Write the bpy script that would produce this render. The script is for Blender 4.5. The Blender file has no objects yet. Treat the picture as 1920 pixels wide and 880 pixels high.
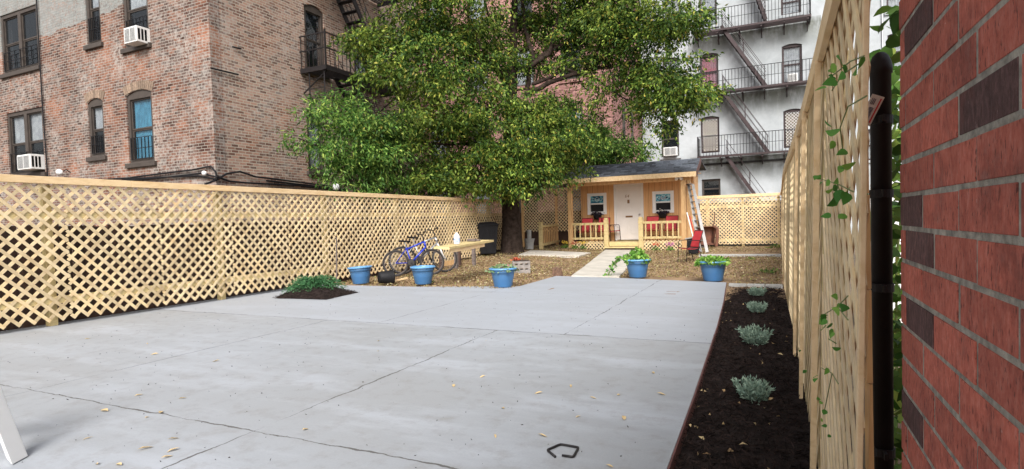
import bpy, math, random
import numpy as np
from mathutils import Vector, Matrix
random.seed(7); rng = np.random.default_rng(7)
S = bpy.context.scene
col = S.collection
R = math.radians
# ------------------------------------------------------------------ camera
FPX, YAW, PIT, ROL, CX, CY, EYE = 1060.0, 0.4384, 0.0335, -0.0293, 960.0, 452.0, 1.15
_c, _s = math.cos, math.sin
F = np.array([-_s(YAW)*_c(PIT), _c(YAW)*_c(PIT), -_s(PIT)])
_R0 = np.array([_c(YAW), _s(YAW), 0.0]); _U0 = np.cross(_R0, F)
RV = _R0*_c(ROL) + _U0*_s(ROL); UV = -_R0*_s(ROL) + _U0*_c(ROL)
cam_d = bpy.data.cameras.new('camera'); cam = bpy.data.objects.new('camera', cam_d); col.objects.link(cam)
cam.matrix_world = Matrix(((RV[0], UV[0], -F[0], 0), (RV[1], UV[1], -F[1], 0), (RV[2], UV[2], -F[2], EYE), (0, 0, 0, 1)))
cam_d.sensor_width = 36; cam_d.lens = 36*FPX/1920; cam_d.shift_y = 12/1920
cam_d.clip_start = 0.05; cam_d.clip_end = 500
S.camera = cam
# ------------------------------------------------------------------ light
SUN_EL, SUN_AZ = 42, 158      # azimuth clockwise from +Y: from behind the camera and to the right
w = bpy.data.worlds.new('World'); S.world = w; w.use_nodes = True
nt = w.node_tree; bg = nt.nodes['Background']
sky = nt.nodes.new('ShaderNodeTexSky'); sky.sky_type = 'NISHITA'; sky.sun_disc = False
sky.sun_elevation = R(SUN_EL); sky.sun_rotation = R(SUN_AZ); sky.air_density = 1.0; sky.dust_density = 4.0; sky.ozone_density = 1.0
hs = nt.nodes.new('ShaderNodeHueSaturation'); hs.inputs['Saturation'].default_value = 0.35
nt.links.new(sky.outputs[0], hs.inputs['Color']); nt.links.new(hs.outputs[0], bg.inputs[0]); bg.inputs[1].default_value = 0.12
sd = bpy.data.lights.new('sun', 'SUN'); sd.energy = 2.6; sd.angle = R(30); sd.color = (1, 0.96, 0.9)
so = bpy.data.objects.new('sun', sd); col.objects.link(so)
_dir = Vector((math.sin(R(SUN_AZ))*math.cos(R(SUN_EL)), math.cos(R(SUN_AZ))*math.cos(R(SUN_EL)), math.sin(R(SUN_EL))))
so.rotation_euler = _dir.to_track_quat('Z', 'Y').to_euler()
S.view_settings.view_transform = 'Standard'; S.view_settings.look = 'None'
S.view_settings.exposure = 0.8; S.view_settings.gamma = 1

# ------------------------------------------------------------------ measuring the photograph: a pixel of the 1920x880 frame -> a point on a plane of the place
def ray(x, y): return F + RV*(x-CX)/FPX - UV*(y-CY)/FPX
def G(x, y, z=0.0):
    d = ray(x, y); t = (z-EYE)/d[2]; return Vector((d[0]*t, d[1]*t, z))
def PY(x, y, Y):
    d = ray(x, y); t = Y/d[1]; return Vector((d[0]*t, Y, EYE+d[2]*t))
def PX(x, y, X):
    d = ray(x, y); t = X/d[0]; return Vector((X, d[1]*t, EYE+d[2]*t))
def sst(a, b, x):
    t = min(1, max(0, (x-a)/(b-a))); return t*t*(3-2*t)
def gz(x, y):   # height of the yard soil
    return sst(11, 18.5, y)*(0.08+0.14*sst(4.5, 8.0, -x))

# ------------------------------------------------------------------ mesh helpers
WL = {}
class MB:
    def __init__(s): s.v = []; s.f = []; s.mi = []; s.smooth = False
    def add(s, vs, fs, mi=0):
        n = len(s.v); s.v += [tuple(p) for p in vs]; s.f += [tuple(i+n for i in f) for f in fs]; s.mi += [mi]*len(fs); return s
    def hexa(s, c8, mi=0):
        return s.add(c8, [(0,3,2,1),(4,5,6,7),(0,1,5,4),(1,2,6,5),(2,3,7,6),(3,0,4,7)], mi)
    def box(s, x0, x1, y0, y1, z0, z1, mi=0):
        return s.hexa([(x0,y0,z0),(x1,y0,z0),(x1,y1,z0),(x0,y1,z0),(x0,y0,z1),(x1,y0,z1),(x1,y1,z1),(x0,y1,z1)], mi)
    def beam(s, p0, p1, w, h, up=(0,0,1), mi=0, ext=0):
        p0 = Vector(p0); p1 = Vector(p1); d = (p1-p0).normalized(); p0 = p0-d*ext; p1 = p1+d*ext
        up = Vector(up)
        if abs(d.dot(up)) > .98: up = Vector((0,1,0)) if abs(d.y) < .9 else Vector((1,0,0))
        a = d.cross(up).normalized()*w/2; b = a.cross(d).normalized()*h/2
        return s.hexa([p0-a-b, p0+a-b, p0+a+b, p0-a+b, p1-a-b, p1+a-b, p1+a+b, p1-a+b], mi)
    def tube(s, pts, r, n=8, mi=0, cap=True):
        pts = [Vector(p) for p in pts]; rs = r if isinstance(r, (list, tuple)) else [r]*len(pts)
        base = len(s.v); prev = None
        for i, p in enumerate(pts):
            d = (pts[min(i+1, len(pts)-1)]-pts[max(i-1, 0)]).normalized()
            if prev is None:
                a = d.cross(Vector((0,0,1)))
                if a.length < .1: a = d.cross(Vector((0,1,0)))
            else: a = prev-d*prev.dot(d)
            a.normalize(); prev = a; b = d.cross(a)
            for k in range(n):
                t = 2*math.pi*k/n; s.v.append(tuple(p+(a*math.cos(t)+b*math.sin(t))*rs[i]))
        for i in range(len(pts)-1):
            for k in range(n):
                k2 = (k+1) % n; s.f.append((base+i*n+k, base+i*n+k2, base+(i+1)*n+k2, base+(i+1)*n+k)); s.mi.append(mi)
        if cap:
            s.f.append(tuple(base+k for k in range(n))[::-1]); s.mi.append(mi)
            s.f.append(tuple(base+(len(pts)-1)*n+k for k in range(n))); s.mi.append(mi)
        return s
    def lathe(s, prof, n=28, c=(0,0,0), mi=0, axis=None):
        base = len(s.v); c = Vector(c)
        for r, z in prof:
            for k in range(n):
                t = 2*math.pi*k/n; p = Vector((r*math.cos(t), r*math.sin(t), z))
                if axis is not None: p = axis @ p
                s.v.append(tuple(c+p))
        for i in range(len(prof)-1):
            for k in range(n):
                k2 = (k+1) % n; s.f.append((base+i*n+k, base+i*n+k2, base+(i+1)*n+k2, base+(i+1)*n+k)); s.mi.append(mi)
        return s
    def prism(s, poly, z0, z1, mi=0):   # poly in xy
        n = len(poly); base = len(s.v)
        s.v += [(p[0], p[1], z0) for p in poly]+[(p[0], p[1], z1) for p in poly]
        s.f.append(tuple(base+i for i in range(n))[::-1]); s.f.append(tuple(base+n+i for i in range(n)))
        for i in range(n):
            j = (i+1) % n; s.f.append((base+i, base+j, base+n+j, base+n+i))
        s.mi += [mi]*(n+2); return s
    def build(s, name, mat, parent=None, bevel=0, smooth=None, recalc=True):
        me = bpy.data.meshes.new(name)
        off = Vector(WL.get(parent.name, (0,0,0))) if parent else Vector((0,0,0))
        me.from_pydata([tuple(Vector(p)-off) for p in s.v], [], s.f)
        mats = mat if isinstance(mat, (list, tuple)) else [mat]
        for m in mats: me.materials.append(m)
        if len(mats) > 1: me.polygons.foreach_set('material_index', s.mi)
        if (smooth if smooth is not None else s.smooth): me.polygons.foreach_set('use_smooth', [True]*len(me.polygons))
        me.update()
        o = bpy.data.objects.new(name, me); col.objects.link(o)
        if parent: o.parent = parent; WL[o.name] = tuple(off)
        if recalc:
            import bmesh
            b = bmesh.new(); b.from_mesh(me); bmesh.ops.recalc_face_normals(b, faces=b.faces); b.to_mesh(me); b.free()
        if bevel:
            m = o.modifiers.new('bevel', 'BEVEL'); m.width = bevel; m.segments = 2; m.limit_method = 'ANGLE'
        return o
def tag(o, label=None, cat=None, group=None, kind=None):
    if label: o['label'] = label
    if cat: o['category'] = cat
    if group: o['group'] = group
    if kind: o['kind'] = kind
    return o
def empty(name, loc, label, cat, group=None, local=False):
    o = bpy.data.objects.new(name, None); col.objects.link(o); o.location = loc; o.empty_display_size = .1
    WL[o.name] = (0,0,0) if local else tuple(loc)
    return tag(o, label, cat, group)
def dup(root, loc, rz=0, label=None, scale=None):
    def cp(o, par):
        c = o.copy(); col.objects.link(c); c.parent = par
        for ch in [q for q in bpy.data.objects if q.parent == o and q != c]: cp(ch, c)
        return c
    r = cp(root, None); r.location = loc; r.rotation_euler = (0,0,rz)
    if scale: r.scale = (scale,)*3
    if label: r['label'] = label
    return r
# planar frames: 'Y' faces -Y (u = X), 'X' faces +X (u = Y); n is measured outward
def fb(mb, fr, c, u0, u1, n0, n1, z0, z1, mi=0):
    if fr == 'Y': mb.box(u0, u1, c-n1, c-n0, z0, z1, mi)
    else: mb.box(c+n0, c+n1, u0, u1, z0, z1, mi)
def fp(fr, c, u, n, z): return Vector((u, c-n, z)) if fr == 'Y' else Vector((c+n, u, z))

# ------------------------------------------------------------------ materials
def newmat(name):
    m = bpy.data.materials.new(name); m.use_nodes = True
    return m, m.node_tree, m.node_tree.nodes['Principled BSDF']
def N(t, typ, **kw):
    n = t.nodes.new(typ)
    for k, v in kw.items():
        if k in n.inputs: n.inputs[k].default_value = v
        else: setattr(n, k, v)
    return n
def noise(t, scale, detail=4, vec=None, rough=.55, dist=0):
    n = N(t, 'ShaderNodeTexNoise'); n.inputs['Scale'].default_value = scale; n.inputs['Detail'].default_value = detail
    n.inputs['Roughness'].default_value = rough; n.inputs['Distortion'].default_value = dist
    if vec is not None: t.links.new(vec, n.inputs['Vector'])
    return n
def ramp(t, fac, stops):
    r = N(t, 'ShaderNodeValToRGB'); e = r.color_ramp.elements
    while len(e) < len(stops): e.new(0.5)
    for i, (p, c) in enumerate(stops):
        e[i].position = p; e[i].color = (*c, 1) if len(c) == 3 else c
    t.links.new(fac, r.inputs[0]); return r
def mix(t, fac, a, b, mode='MIX'):
    m = N(t, 'ShaderNodeMix'); m.data_type = 'RGBA'; m.blend_type = mode
    for s, v in ((0, fac), (6, a), (7, b)):
        if hasattr(v, 'is_output'): t.links.new(v, m.inputs[s])
        else: m.inputs[s].default_value = v if s == 0 else ((*v, 1) if len(v) == 3 else v)
    return m.outputs[2]
def math_(t, op, a, b=None, c=None):
    m = N(t, 'ShaderNodeMath'); m.operation = op
    for i, v in enumerate((a, b, c)):
        if v is None: continue
        if hasattr(v, 'is_output'): t.links.new(v, m.inputs[i])
        else: m.inputs[i].default_value = v
    return m.outputs[0]
def bump(t, p, h, strength=.3, dist=.01):
    b = N(t, 'ShaderNodeBump'); b.inputs['Strength'].default_value = strength; b.inputs['Distance'].default_value = dist
    t.links.new(h, b.inputs['Height']); t.links.new(b.outputs[0], p.inputs['Normal'])
def pos(t): return N(t, 'ShaderNodeNewGeometry').outputs['Position']
def scl(t, v, s):
    m = N(t, 'ShaderNodeMapping'); m.inputs['Scale'].default_value = s; t.links.new(v, m.inputs['Vector']); return m.outputs[0]
def pbr(name, c, rough=.6, var=.15, ns=8, bmp=0, metal=0, island=0, c2=None, spec=None, bs=None):
    m, t, p = newmat(name); obj = N(t, 'ShaderNodeTexCoord').outputs['Object']
    n = noise(t, ns, 5, obj)
    d = c2 if c2 else tuple(x*(1-var) for x in c); l = tuple(min(1, x*(1+var)) for x in c)
    r = ramp(t, n.outputs[0], [(.3, d), (.7, l)]); out = r.outputs[0]
    if island:
        g = N(t, 'ShaderNodeNewGeometry').outputs['Random Per Island']
        ir = ramp(t, g, [(0, (1-island,)*3), (1, (1+island*.6,)*3)])
        out = mix(t, 1.0, out, ir.outputs[0], 'MULTIPLY')
    t.links.new(out, p.inputs['Base Color']); p.inputs['Roughness'].default_value = rough; p.inputs['Metallic'].default_value = metal
    if spec is not None: p.inputs['Specular IOR Level'].default_value = spec
    if bmp: bump(t, p, noise(t, bs or ns*6, 4, obj).outputs[0], bmp, .01)
    return m
def woodmat(name, c, c2, var=.18, gscale=(1,1,1), rough=.65):
    m, t, p = newmat(name); P = pos(t)
    g = N(t, 'ShaderNodeNewGeometry').outputs['Random Per Island']
    n = noise(t, 3, 6, scl(t, P, gscale), .6, .6)
    r = ramp(t, n.outputs[0], [(.3, c2), (.55, c), (.8, tuple(x*1.08 for x in c))])
    ir = ramp(t, g, [(0, (1-var, (1-var)*.97, (1-var)*.92)), (.5, (1, 1, 1)), (1, (1.08, 1.04, .96))])
    out = mix(t, 1.0, r.outputs[0], ir.outputs[0], 'MULTIPLY')
    t.links.new(out, p.inputs['Base Color']); p.inputs['Roughness'].default_value = rough
    bump(t, p, n.outputs[0], .15, .004)
    return m
def brickmat(name, c1, c2, mort, white=.0, paint_z=None, bw=.21, rh=.072, ms=.009, orange=0, dirt=.2, mix3=None):
    m, t, p = newmat(name); geo = N(t, 'ShaderNodeNewGeometry'); P = geo.outputs['Position']
    sx = N(t, 'ShaderNodeSeparateXYZ'); t.links.new(P, sx.inputs[0])
    sn = N(t, 'ShaderNodeSeparateXYZ'); t.links.new(geo.outputs['True Normal'], sn.inputs[0])
    ax = math_(t, 'ABSOLUTE', sn.outputs[0]); ay = math_(t, 'SUBTRACT', 1.0, ax)
    u = math_(t, 'ADD', math_(t, 'MULTIPLY', sx.outputs[0], ay), math_(t, 'MULTIPLY', sx.outputs[1], ax))
    wob = noise(t, 1.3, 2, P); wz = math_(t, 'MULTIPLY_ADD', wob.outputs[0], .03, sx.outputs[2])
    wob2 = noise(t, 9, 2, P); wu = math_(t, 'MULTIPLY_ADD', wob2.outputs[0], .02, u)
    cv = N(t, 'ShaderNodeCombineXYZ'); t.links.new(wu, cv.inputs[0]); t.links.new(wz, cv.inputs[1])
    b = N(t, 'ShaderNodeTexBrick'); t.links.new(cv.outputs[0], b.inputs['Vector'])
    b.inputs['Scale'].default_value = 1; b.inputs['Brick Width'].default_value = bw; b.inputs['Row Height'].default_value = rh
    b.inputs['Mortar Size'].default_value = ms; b.inputs['Mortar Smooth'].default_value = .25
    b.inputs['Color1'].default_value = (0,0,0,1); b.inputs['Color2'].default_value = (1,1,1,1); b.inputs['Mortar'].default_value = (.5,.5,.5,1)
    pick = ramp(t, b.outputs['Color'], [(0, tuple(x*.55 for x in c1)), (.35, c1), (.7, c2), (1, mix3 or tuple(x*1.15 for x in c2))])
    fine = noise(t, 30, 4, P)
    bc = mix(t, .35, pick.outputs[0], ramp(t, fine.outputs[0], [(.3, (.3,.3,.3)), (.7, (1,1,1))]).outputs[0], 'MULTIPLY')
    if orange:
        on = noise(t, .9, 3, P); bc = mix(t, ramp(t, on.outputs[0], [(.5, (0,0,0)), (.68, (orange,)*3)]).outputs[0], bc, (.42, .15, .07), 'MIX')
    mc = mix(t, noise(t, 1.7, 4, P).outputs[0], tuple(x*.6 for x in mort), mort)
    mf = b.outputs['Fac']
    out = mix(t, mf, bc, mc)
    if white:
        wn = noise(t, 1.1, 6, P, .7); wn2 = noise(t, 11, 5, P, .7)
        wf = math_(t, 'MULTIPLY', ramp(t, wn.outputs[0], [(.36, (0,0,0)), (.62, (1,1,1))]).outputs[0], ramp(t, wn2.outputs[0], [(.40, (0,0,0)), (.60, (white*.85,)*3)]).outputs[0])
        out = mix(t, wf, out, (.42, .39, .36))
    dn = noise(t, .5, 5, P, .6)
    out = mix(t, dirt, out, ramp(t, dn.outputs[0], [(.35, (.35,.33,.32)), (.65, (1,1,1))]).outputs[0], 'MULTIPLY')
    if paint_z:
        zx = math_(t, 'ADD', sx.outputs[2], math_(t, 'MULTIPLY', noise(t, 1.5, 5, P).outputs[0], .5))
        zx = math_(t, 'MULTIPLY_ADD', sx.outputs[0], -.05, zx)
        pf = math_(t, 'MULTIPLY', math_(t, 'GREATER_THAN', zx, paint_z), math_(t, 'GREATER_THAN', math_(t, 'MULTIPLY', sx.outputs[0], -1), 15.2))
        pc = mix(t, noise(t, 4, 5, P).outputs[0], (.18,.19,.185), (.32,.33,.32))
        pc = mix(t, .35, pc, ramp(t, mf, [(0, (1,1,1)), (1, (.35,.35,.35))]).outputs[0], 'MULTIPLY')
        out = mix(t, math_(t, 'MULTIPLY', pf, ramp(t, noise(t, 14, 5, P, .7).outputs[0], [(.36, (.35,)*3), (.52, (.95,)*3)]).outputs[0]), out, pc)
    t.links.new(out, p.inputs['Base Color']); p.inputs['Roughness'].default_value = .9; p.inputs['Specular IOR Level'].default_value = .2
    hh = math_(t, 'MULTIPLY_ADD', fine.outputs[0], .4, math_(t, 'MULTIPLY', mf, -1))
    bump(t, p, hh, .6, .012)
    return m
def leafmat(name, stops, trans=.35, big=None, rough=.55):
    m = bpy.data.materials.new(name); m.use_nodes = True; t = m.node_tree; p = t.nodes['Principled BSDF']
    g = N(t, 'ShaderNodeNewGeometry'); r = ramp(t, g.outputs['Random Per Island'], stops); out = r.outputs[0]
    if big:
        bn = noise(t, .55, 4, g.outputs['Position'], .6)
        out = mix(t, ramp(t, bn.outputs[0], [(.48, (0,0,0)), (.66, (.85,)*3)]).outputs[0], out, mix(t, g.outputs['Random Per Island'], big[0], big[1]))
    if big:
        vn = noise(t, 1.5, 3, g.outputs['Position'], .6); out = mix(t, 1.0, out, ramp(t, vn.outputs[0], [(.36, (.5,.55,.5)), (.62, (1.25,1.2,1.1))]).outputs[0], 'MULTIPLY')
    t.links.new(out, p.inputs['Base Color']); p.inputs['Roughness'].default_value = rough; p.inputs['Specular IOR Level'].default_value = .2
    tr = N(t, 'ShaderNodeBsdfTranslucent'); t.links.new(out, tr.inputs[0])
    ms = N(t, 'ShaderNodeMixShader'); ms.inputs[0].default_value = trans
    t.links.new(p.outputs[0], ms.inputs[1]); t.links.new(tr.outputs[0], ms.inputs[2])
    t.links.new(ms.outputs[0], t.nodes['Material Output'].inputs[0]); return m

M = {}
M['pine'] = woodmat('pine_lattice', (.76,.61,.38), (.60,.44,.25), .3, (2,2,2))
M['pineboard'] = woodmat('pine_board', (.74,.55,.33), (.60,.41,.21), .1, (6,1.2,6))
M['treated'] = woodmat('treated_pine', (.60,.48,.24), (.46,.35,.16), .15, (2,2,6))
M['cedar'] = woodmat('cedar_post', (.66,.42,.20), (.50,.28,.12), .14, (7,7,1.3))
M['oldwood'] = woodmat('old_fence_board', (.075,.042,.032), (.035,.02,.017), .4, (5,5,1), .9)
M['greywood'] = woodmat('weathered_wood', (.16,.13,.12), (.08,.065,.06), .2, (3,3,8), .9)
# plywood siding of the shed: vertical grain and cathedral figures, grooves every 20 cm
m, t, p = newmat('plywood_siding'); P = pos(t)
n1 = noise(t, 2.2, 6, scl(t, P, (3.2,3.2,.55)), .55, 1.5); wv = N(t, 'ShaderNodeTexWave'); wv.inputs['Scale'].default_value = 2.4; wv.inputs['Distortion'].default_value = 9; wv.inputs['Detail'].default_value = 3
t.links.new(scl(t, P, (2.2,2.2,.35)), wv.inputs['Vector'])
c = mix(t, n1.outputs[0], (.54,.28,.11), (.76,.48,.23)); c = mix(t, math_(t, 'MULTIPLY', wv.outputs['Fac'], .45), c, (.45,.21,.075))
sx = N(t, 'ShaderNodeSeparateXYZ'); t.links.new(P, sx.inputs[0])
gr = math_(t, 'LESS_THAN', math_(t, 'FRACT', math_(t, 'MULTIPLY', sx.outputs[0], 4.9)), .05)
c = mix(t, math_(t, 'MULTIPLY', gr, .7), c, (.12,.05,.02)); t.links.new(c, p.inputs['Base Color']); p.inputs['Roughness'].default_value = .55
bump(t, p, math_(t, 'MULTIPLY', gr, -1), .5, .01); M['ply'] = m
PZ = PY(110,50,9.4).z+.25+.05*16.5
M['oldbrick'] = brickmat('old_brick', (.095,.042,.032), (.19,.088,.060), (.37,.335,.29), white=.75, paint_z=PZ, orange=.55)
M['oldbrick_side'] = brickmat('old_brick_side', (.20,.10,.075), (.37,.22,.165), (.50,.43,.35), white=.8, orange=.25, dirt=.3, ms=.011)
M['redpaint'] = brickmat('salmon_painted_brick', (.38,.20,.18), (.46,.26,.235), (.35,.18,.165), bw=.21, rh=.072, dirt=.35)
M['archbrick'] = pbr('tan_arch_brick', (.23,.165,.12), .9, .3, 20, .2, island=.35)
# white stucco with soot and damp stains
m, t, p = newmat('white_stucco'); P = pos(t); sx = N(t, 'ShaderNodeSeparateXYZ'); t.links.new(P, sx.inputs[0])
a = noise(t, .7, 7, P, .65); b_ = noise(t, 1.6, 6, scl(t, P, (1.4,1.4,.45)), .65)
c = mix(t, ramp(t, a.outputs[0], [(.35, (0,0,0)), (.7, (1,1,1))]).outputs[0], (.30,.325,.34), (.46,.49,.52))
zf = math_(t, 'FRACT', math_(t, 'DIVIDE', math_(t, 'SUBTRACT', sx.outputs[2], 4.05), 2.95))
band = ramp(t, zf, [(.55, (0,0,0)), (.92, (1,1,1)), (1, (.4,.4,.4))])
xm = math_(t, 'MULTIPLY', math_(t, 'GREATER_THAN', sx.outputs[0], -3.8), math_(t, 'LESS_THAN', sx.outputs[0], 1.9))
sf = math_(t, 'MULTIPLY', math_(t, 'MULTIPLY', band.outputs[0], xm), ramp(t, b_.outputs[0], [(.32, (0,0,0)), (.55, (.95,)*3)]).outputs[0])
c = mix(t, sf, c, (.12,.13,.11)); d = noise(t, 2.2, 8, scl(t, P, (1,1,.6)), .75)
c = mix(t, ramp(t, d.outputs[0], [(.58, (0,0,0)), (.72, (.5,)*3)]).outputs[0], c, (.33,.34,.32))
t.links.new(c, p.inputs['Base Color']); p.inputs['Roughness'].default_value = .85; bump(t, p, noise(t, 6, 7, P).outputs[0], .4, .03); M['stucco'] = m
# painted concrete slab: joints, cracks, worn patches
m, t, p = newmat('painted_concrete'); P = pos(t); sx = N(t, 'ShaderNodeSeparateXYZ'); t.links.new(P, sx.inputs[0])
a = noise(t, .45, 6, P, .6); b_ = noise(t, 1.3, 7, scl(t, P, (.45,1.6,1)), .65); f_ = noise(t, 90, 3, P); mids = noise(t, 7, 6, P, .7)
c = mix(t, ramp(t, a.outputs[0], [(.36, (0,0,0)), (.64, (1,1,1))]).outputs[0], (.30,.312,.328), (.33,.352,.385))
c = mix(t, ramp(t, b_.outputs[0], [(.48, (0,0,0)), (.66, (.8,)*3)]).outputs[0], c, (.39,.415,.46))
c = mix(t, ramp(t, mids.outputs[0], [(.5, (0,0,0)), (.7, (.42,)*3)]).outputs[0], c, (.215,.205,.19))
c = mix(t, math_(t, 'MULTIPLY', math_(t, 'GREATER_THAN', sx.outputs[1], 5.35), .5), c, (.375,.40,.45))
c = mix(t, .16, c, f_.outputs[0], 'MULTIPLY')
crk = None; hsum = None
W1 = noise(t, 1.1, 3, P); W2 = noise(t, 9, 4, P); BR = noise(t, 2.3, 3, P); BR2 = noise(t, .8, 2, P)
wob = math_(t, 'ADD', math_(t, 'MULTIPLY_ADD', W1.outputs[0], .10, -.05), math_(t, 'MULTIPLY_ADD', W2.outputs[0], .05, -.025))
for axis, at, lo, hi, wd, k in ((1, 5.35, -99, 99, .011, 1), (1, 2.25, -99, 99, .0085, .8), (0, -2.72, -99, 5.35, .008, .65), (0, -5.05, -99, 5.35, .006, .6), (0, -1.95, 5.35, 99, .008, .5), (0, -4.3, 5.35, 99, .007, .4), (1, 8.3, -99, 99, .007, .35)):
    d = math_(t, 'ABSOLUTE', math_(t, 'SUBTRACT', math_(t, 'ADD', sx.outputs[axis], wob), at))
    wdd = math_(t, 'MULTIPLY', ramp(t, BR.outputs[0], [(.4-.12*k, (0,0,0)), (.62, (1,1,1))]).outputs[0], wd)
    ln = math_(t, 'LESS_THAN', d, wdd)
    halo = math_(t, 'MULTIPLY', math_(t, 'LESS_THAN', d, .05), ramp(t, noise(t, 22, 4, P).outputs[0], [(.5, (0,0,0)), (.6, (.5*k,)*3)]).outputs[0])
    if axis == 0 and hi < 90: msk = math_(t, 'LESS_THAN', sx.outputs[1], hi)
    elif axis == 0: msk = math_(t, 'GREATER_THAN', sx.outputs[1], lo)
    else: msk = None
    if msk is not None: ln = math_(t, 'MULTIPLY', ln, msk); halo = math_(t, 'MULTIPLY', halo, msk)
    crk = ln if crk is None else math_(t, 'MAXIMUM', crk, ln); hsum = halo if hsum is None else math_(t, 'MAXIMUM', hsum, halo)
c = mix(t, math_(t, 'MULTIPLY', crk, .85), c, (.07,.065,.06))
t.links.new(c, p.inputs['Base Color']); p.inputs['Roughness'].default_value = .62; p.inputs['Specular IOR Level'].default_value = .35
hh = math_(t, 'MULTIPLY_ADD', crk, -1.5, math_(t, 'MULTIPLY_ADD', mids.outputs[0], .25, math_(t, 'MULTIPLY', f_.outputs[0], .12)))
bump(t, p, hh, .45, .01); M['slab'] = m
M['path'] = pbr('path_concrete', (.46,.43,.38), .85, .2, 3, .25, bs=40)
M['stone2'] = pbr('block_grey', (.22,.20,.19), .9, .3, 9, .4)
M['curb'] = pbr('curb_concrete', (.36,.36,.35), .85, .2, 5, .3)
M['rededge'] = pbr('red_edge_paint', (.13,.05,.045), .7, .3, 8)
M['soil'] = pbr('dry_soil', (.24,.16,.09), .95, .4, 1.6, .6, c2=(.12,.075,.042), bs=30)
M['outer'] = pbr('outer_soil', (.12,.09,.06), .95, .4, .8, .5)
M['mulch'] = pbr('dark_mulch', (.019,.013,.012), .95, .5, 14, 1.0, spec=.15, bs=60)
M['chip'] = pbr('mulch_chip', (.025,.016,.014), .9, .4, 14, island=.75, spec=.15)
M['litter'] = leafmat('leaf_litter', [(0, (.10,.06,.03)), (.4, (.23,.155,.075)), (.75, (.34,.26,.125)), (.86,(.26,.29,.08)), (1, (.55,.48,.33))], .1)
M['dryleaf'] = leafmat('dry_leaf', [(0, (.46,.30,.15)), (.5, (.62,.48,.26)), (1, (.25,.14,.07))], .1)
M['bark'] = pbr('bark', (.045,.032,.026), .95, .45, 9, 1.0, c2=(.018,.013,.011), spec=.1)
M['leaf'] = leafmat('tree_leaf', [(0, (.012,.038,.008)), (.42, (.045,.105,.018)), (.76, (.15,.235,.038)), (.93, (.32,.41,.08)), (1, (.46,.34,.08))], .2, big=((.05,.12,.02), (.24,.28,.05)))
M['leafb'] = leafmat('low_leaf', [(0, (.022,.07,.014)), (.5, (.08,.19,.035)), (.85, (.22,.36,.08)), (1, (.40,.48,.12))], .22, big=((.05,.12,.025), (.16,.26,.06)))
M['potleaf'] = leafmat('pot_leaf', [(0, (.08,.20,.03)), (.5, (.17,.36,.06)), (1, (.36,.52,.12))], .3)
M['greyleaf'] = leafmat('mixed_pot_leaf', [(0, (.08,.16,.06)), (.5, (.22,.34,.16)), (.85, (.40,.46,.28)), (1, (.35,.12,.16))], .25)
M['ivy'] = leafmat('vine_leaf', [(0, (.05,.16,.03)), (.5, (.10,.28,.05)), (1, (.26,.45,.08))], .35)
M['lav'] = leafmat('lavender_leaf', [(0, (.14,.22,.17)), (.5, (.24,.34,.27)), (1, (.36,.46,.36))], .15)
M['juni'] = leafmat('juniper', [(0, (.025,.085,.035)), (.6, (.05,.15,.06)), (1, (.10,.24,.10))], .15)
M['stem'] = pbr('stem', (.15,.19,.06), .8)
M['potblue'] = pbr('blue_plastic', (.035,.125,.29), .42, .1, 3, c2=(.055,.13,.235))
M['potrim'] = pbr('blue_rim', (.11,.28,.52), .4, .06, 3)
M['potsoil'] = pbr('potting_soil', (.04,.028,.02), .95, .3, 30, .5)
M['black'] = pbr('black_plastic', (.010,.010,.012), .6, .2, 5, spec=.2)
M['blackmetal'] = pbr('black_iron', (.014,.012,.013), .5, .3, 9, .1, spec=.35)
M['maroon'] = pbr('maroon_iron', (.034,.018,.02), .6, .35, 7, .1)
M['browniron'] = pbr('brown_frame', (.055,.043,.036), .65, .2, 6)
M['rubber'] = pbr('rubber', (.022,.02,.02), .8)
M['steel'] = pbr('steel', (.45,.45,.46), .35, .1, 5, metal=.8)
M['alu'] = pbr('aluminium', (.34,.335,.33), .45, .12, 5, metal=.45)
M['bluepaint'] = pbr('violet_blue_paint', (.018,.04,.36), .3, .15, 8)
M['whitepaint'] = pbr('white_paint', (.78,.78,.78), .5, .05, 4)
M['door'] = pbr('off_white_door', (.72,.68,.65), .5, .07, 2)
M['trimwhite'] = pbr('white_trim', (.74,.72,.70), .5, .05, 4)
M['brass'] = pbr('brass', (.22,.12,.06), .4, .2, 8, metal=.5)
M['redcloth'] = pbr('red_sling', (.42,.03,.04), .7, .15, 5)
M['rust'] = pbr('rusty_barrow', (.16,.065,.04), .85, .4, 5, .3, c2=(.08,.04,.03))
M['acwhite'] = pbr('ac_white', (.68,.68,.67), .5, .08, 4)
M['acdark'] = pbr('ac_grille', (.08,.085,.09), .6, .2, 9)
M['unlitblack'] = pbr('unlit_dark', (.012,.012,.014), .9)  # near-black put in for unlit rooms and the shade under the deck
M['blueblind'] = pbr('blue_curtain', (.12,.48,.72), .8, .2, 6, c2=(.08,.36,.58))
M['curtain'] = pbr('pale_curtain_reflection', (.70,.76,.84), .85, .25, 5)  # pale curtains; the blue-white also paints sky reflection into white building windows
M['redcurtain'] = pbr('red_curtain', (.60,.04,.10), .85, .3, 1.6, c2=(.62,.42,.50))
M['cream'] = pbr('cream_curtain', (.46,.36,.25), .85, .3, 3)
M['stone'] = pbr('grey_stone', (.10,.088,.08), .9, .25, 8, .4)
M['flred'] = pbr('flower_red', (.5,.09,.04), .7); M['flpink'] = pbr('flower_pink', (.55,.14,.42), .7); M['flyel'] = pbr('flower_yellow', (.62,.42,.04), .7); M['flwhite'] = pbr('flower_white', (.7,.68,.62), .7)
M['sticker'] = pbr('sticker', (.70,.66,.60), .6, .05, 5); M['stickred'] = pbr('sticker_red', (.5,.05,.05), .6); M['stickdark'] = pbr('sticker_dark', (.10,.09,.12), .6)
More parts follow.
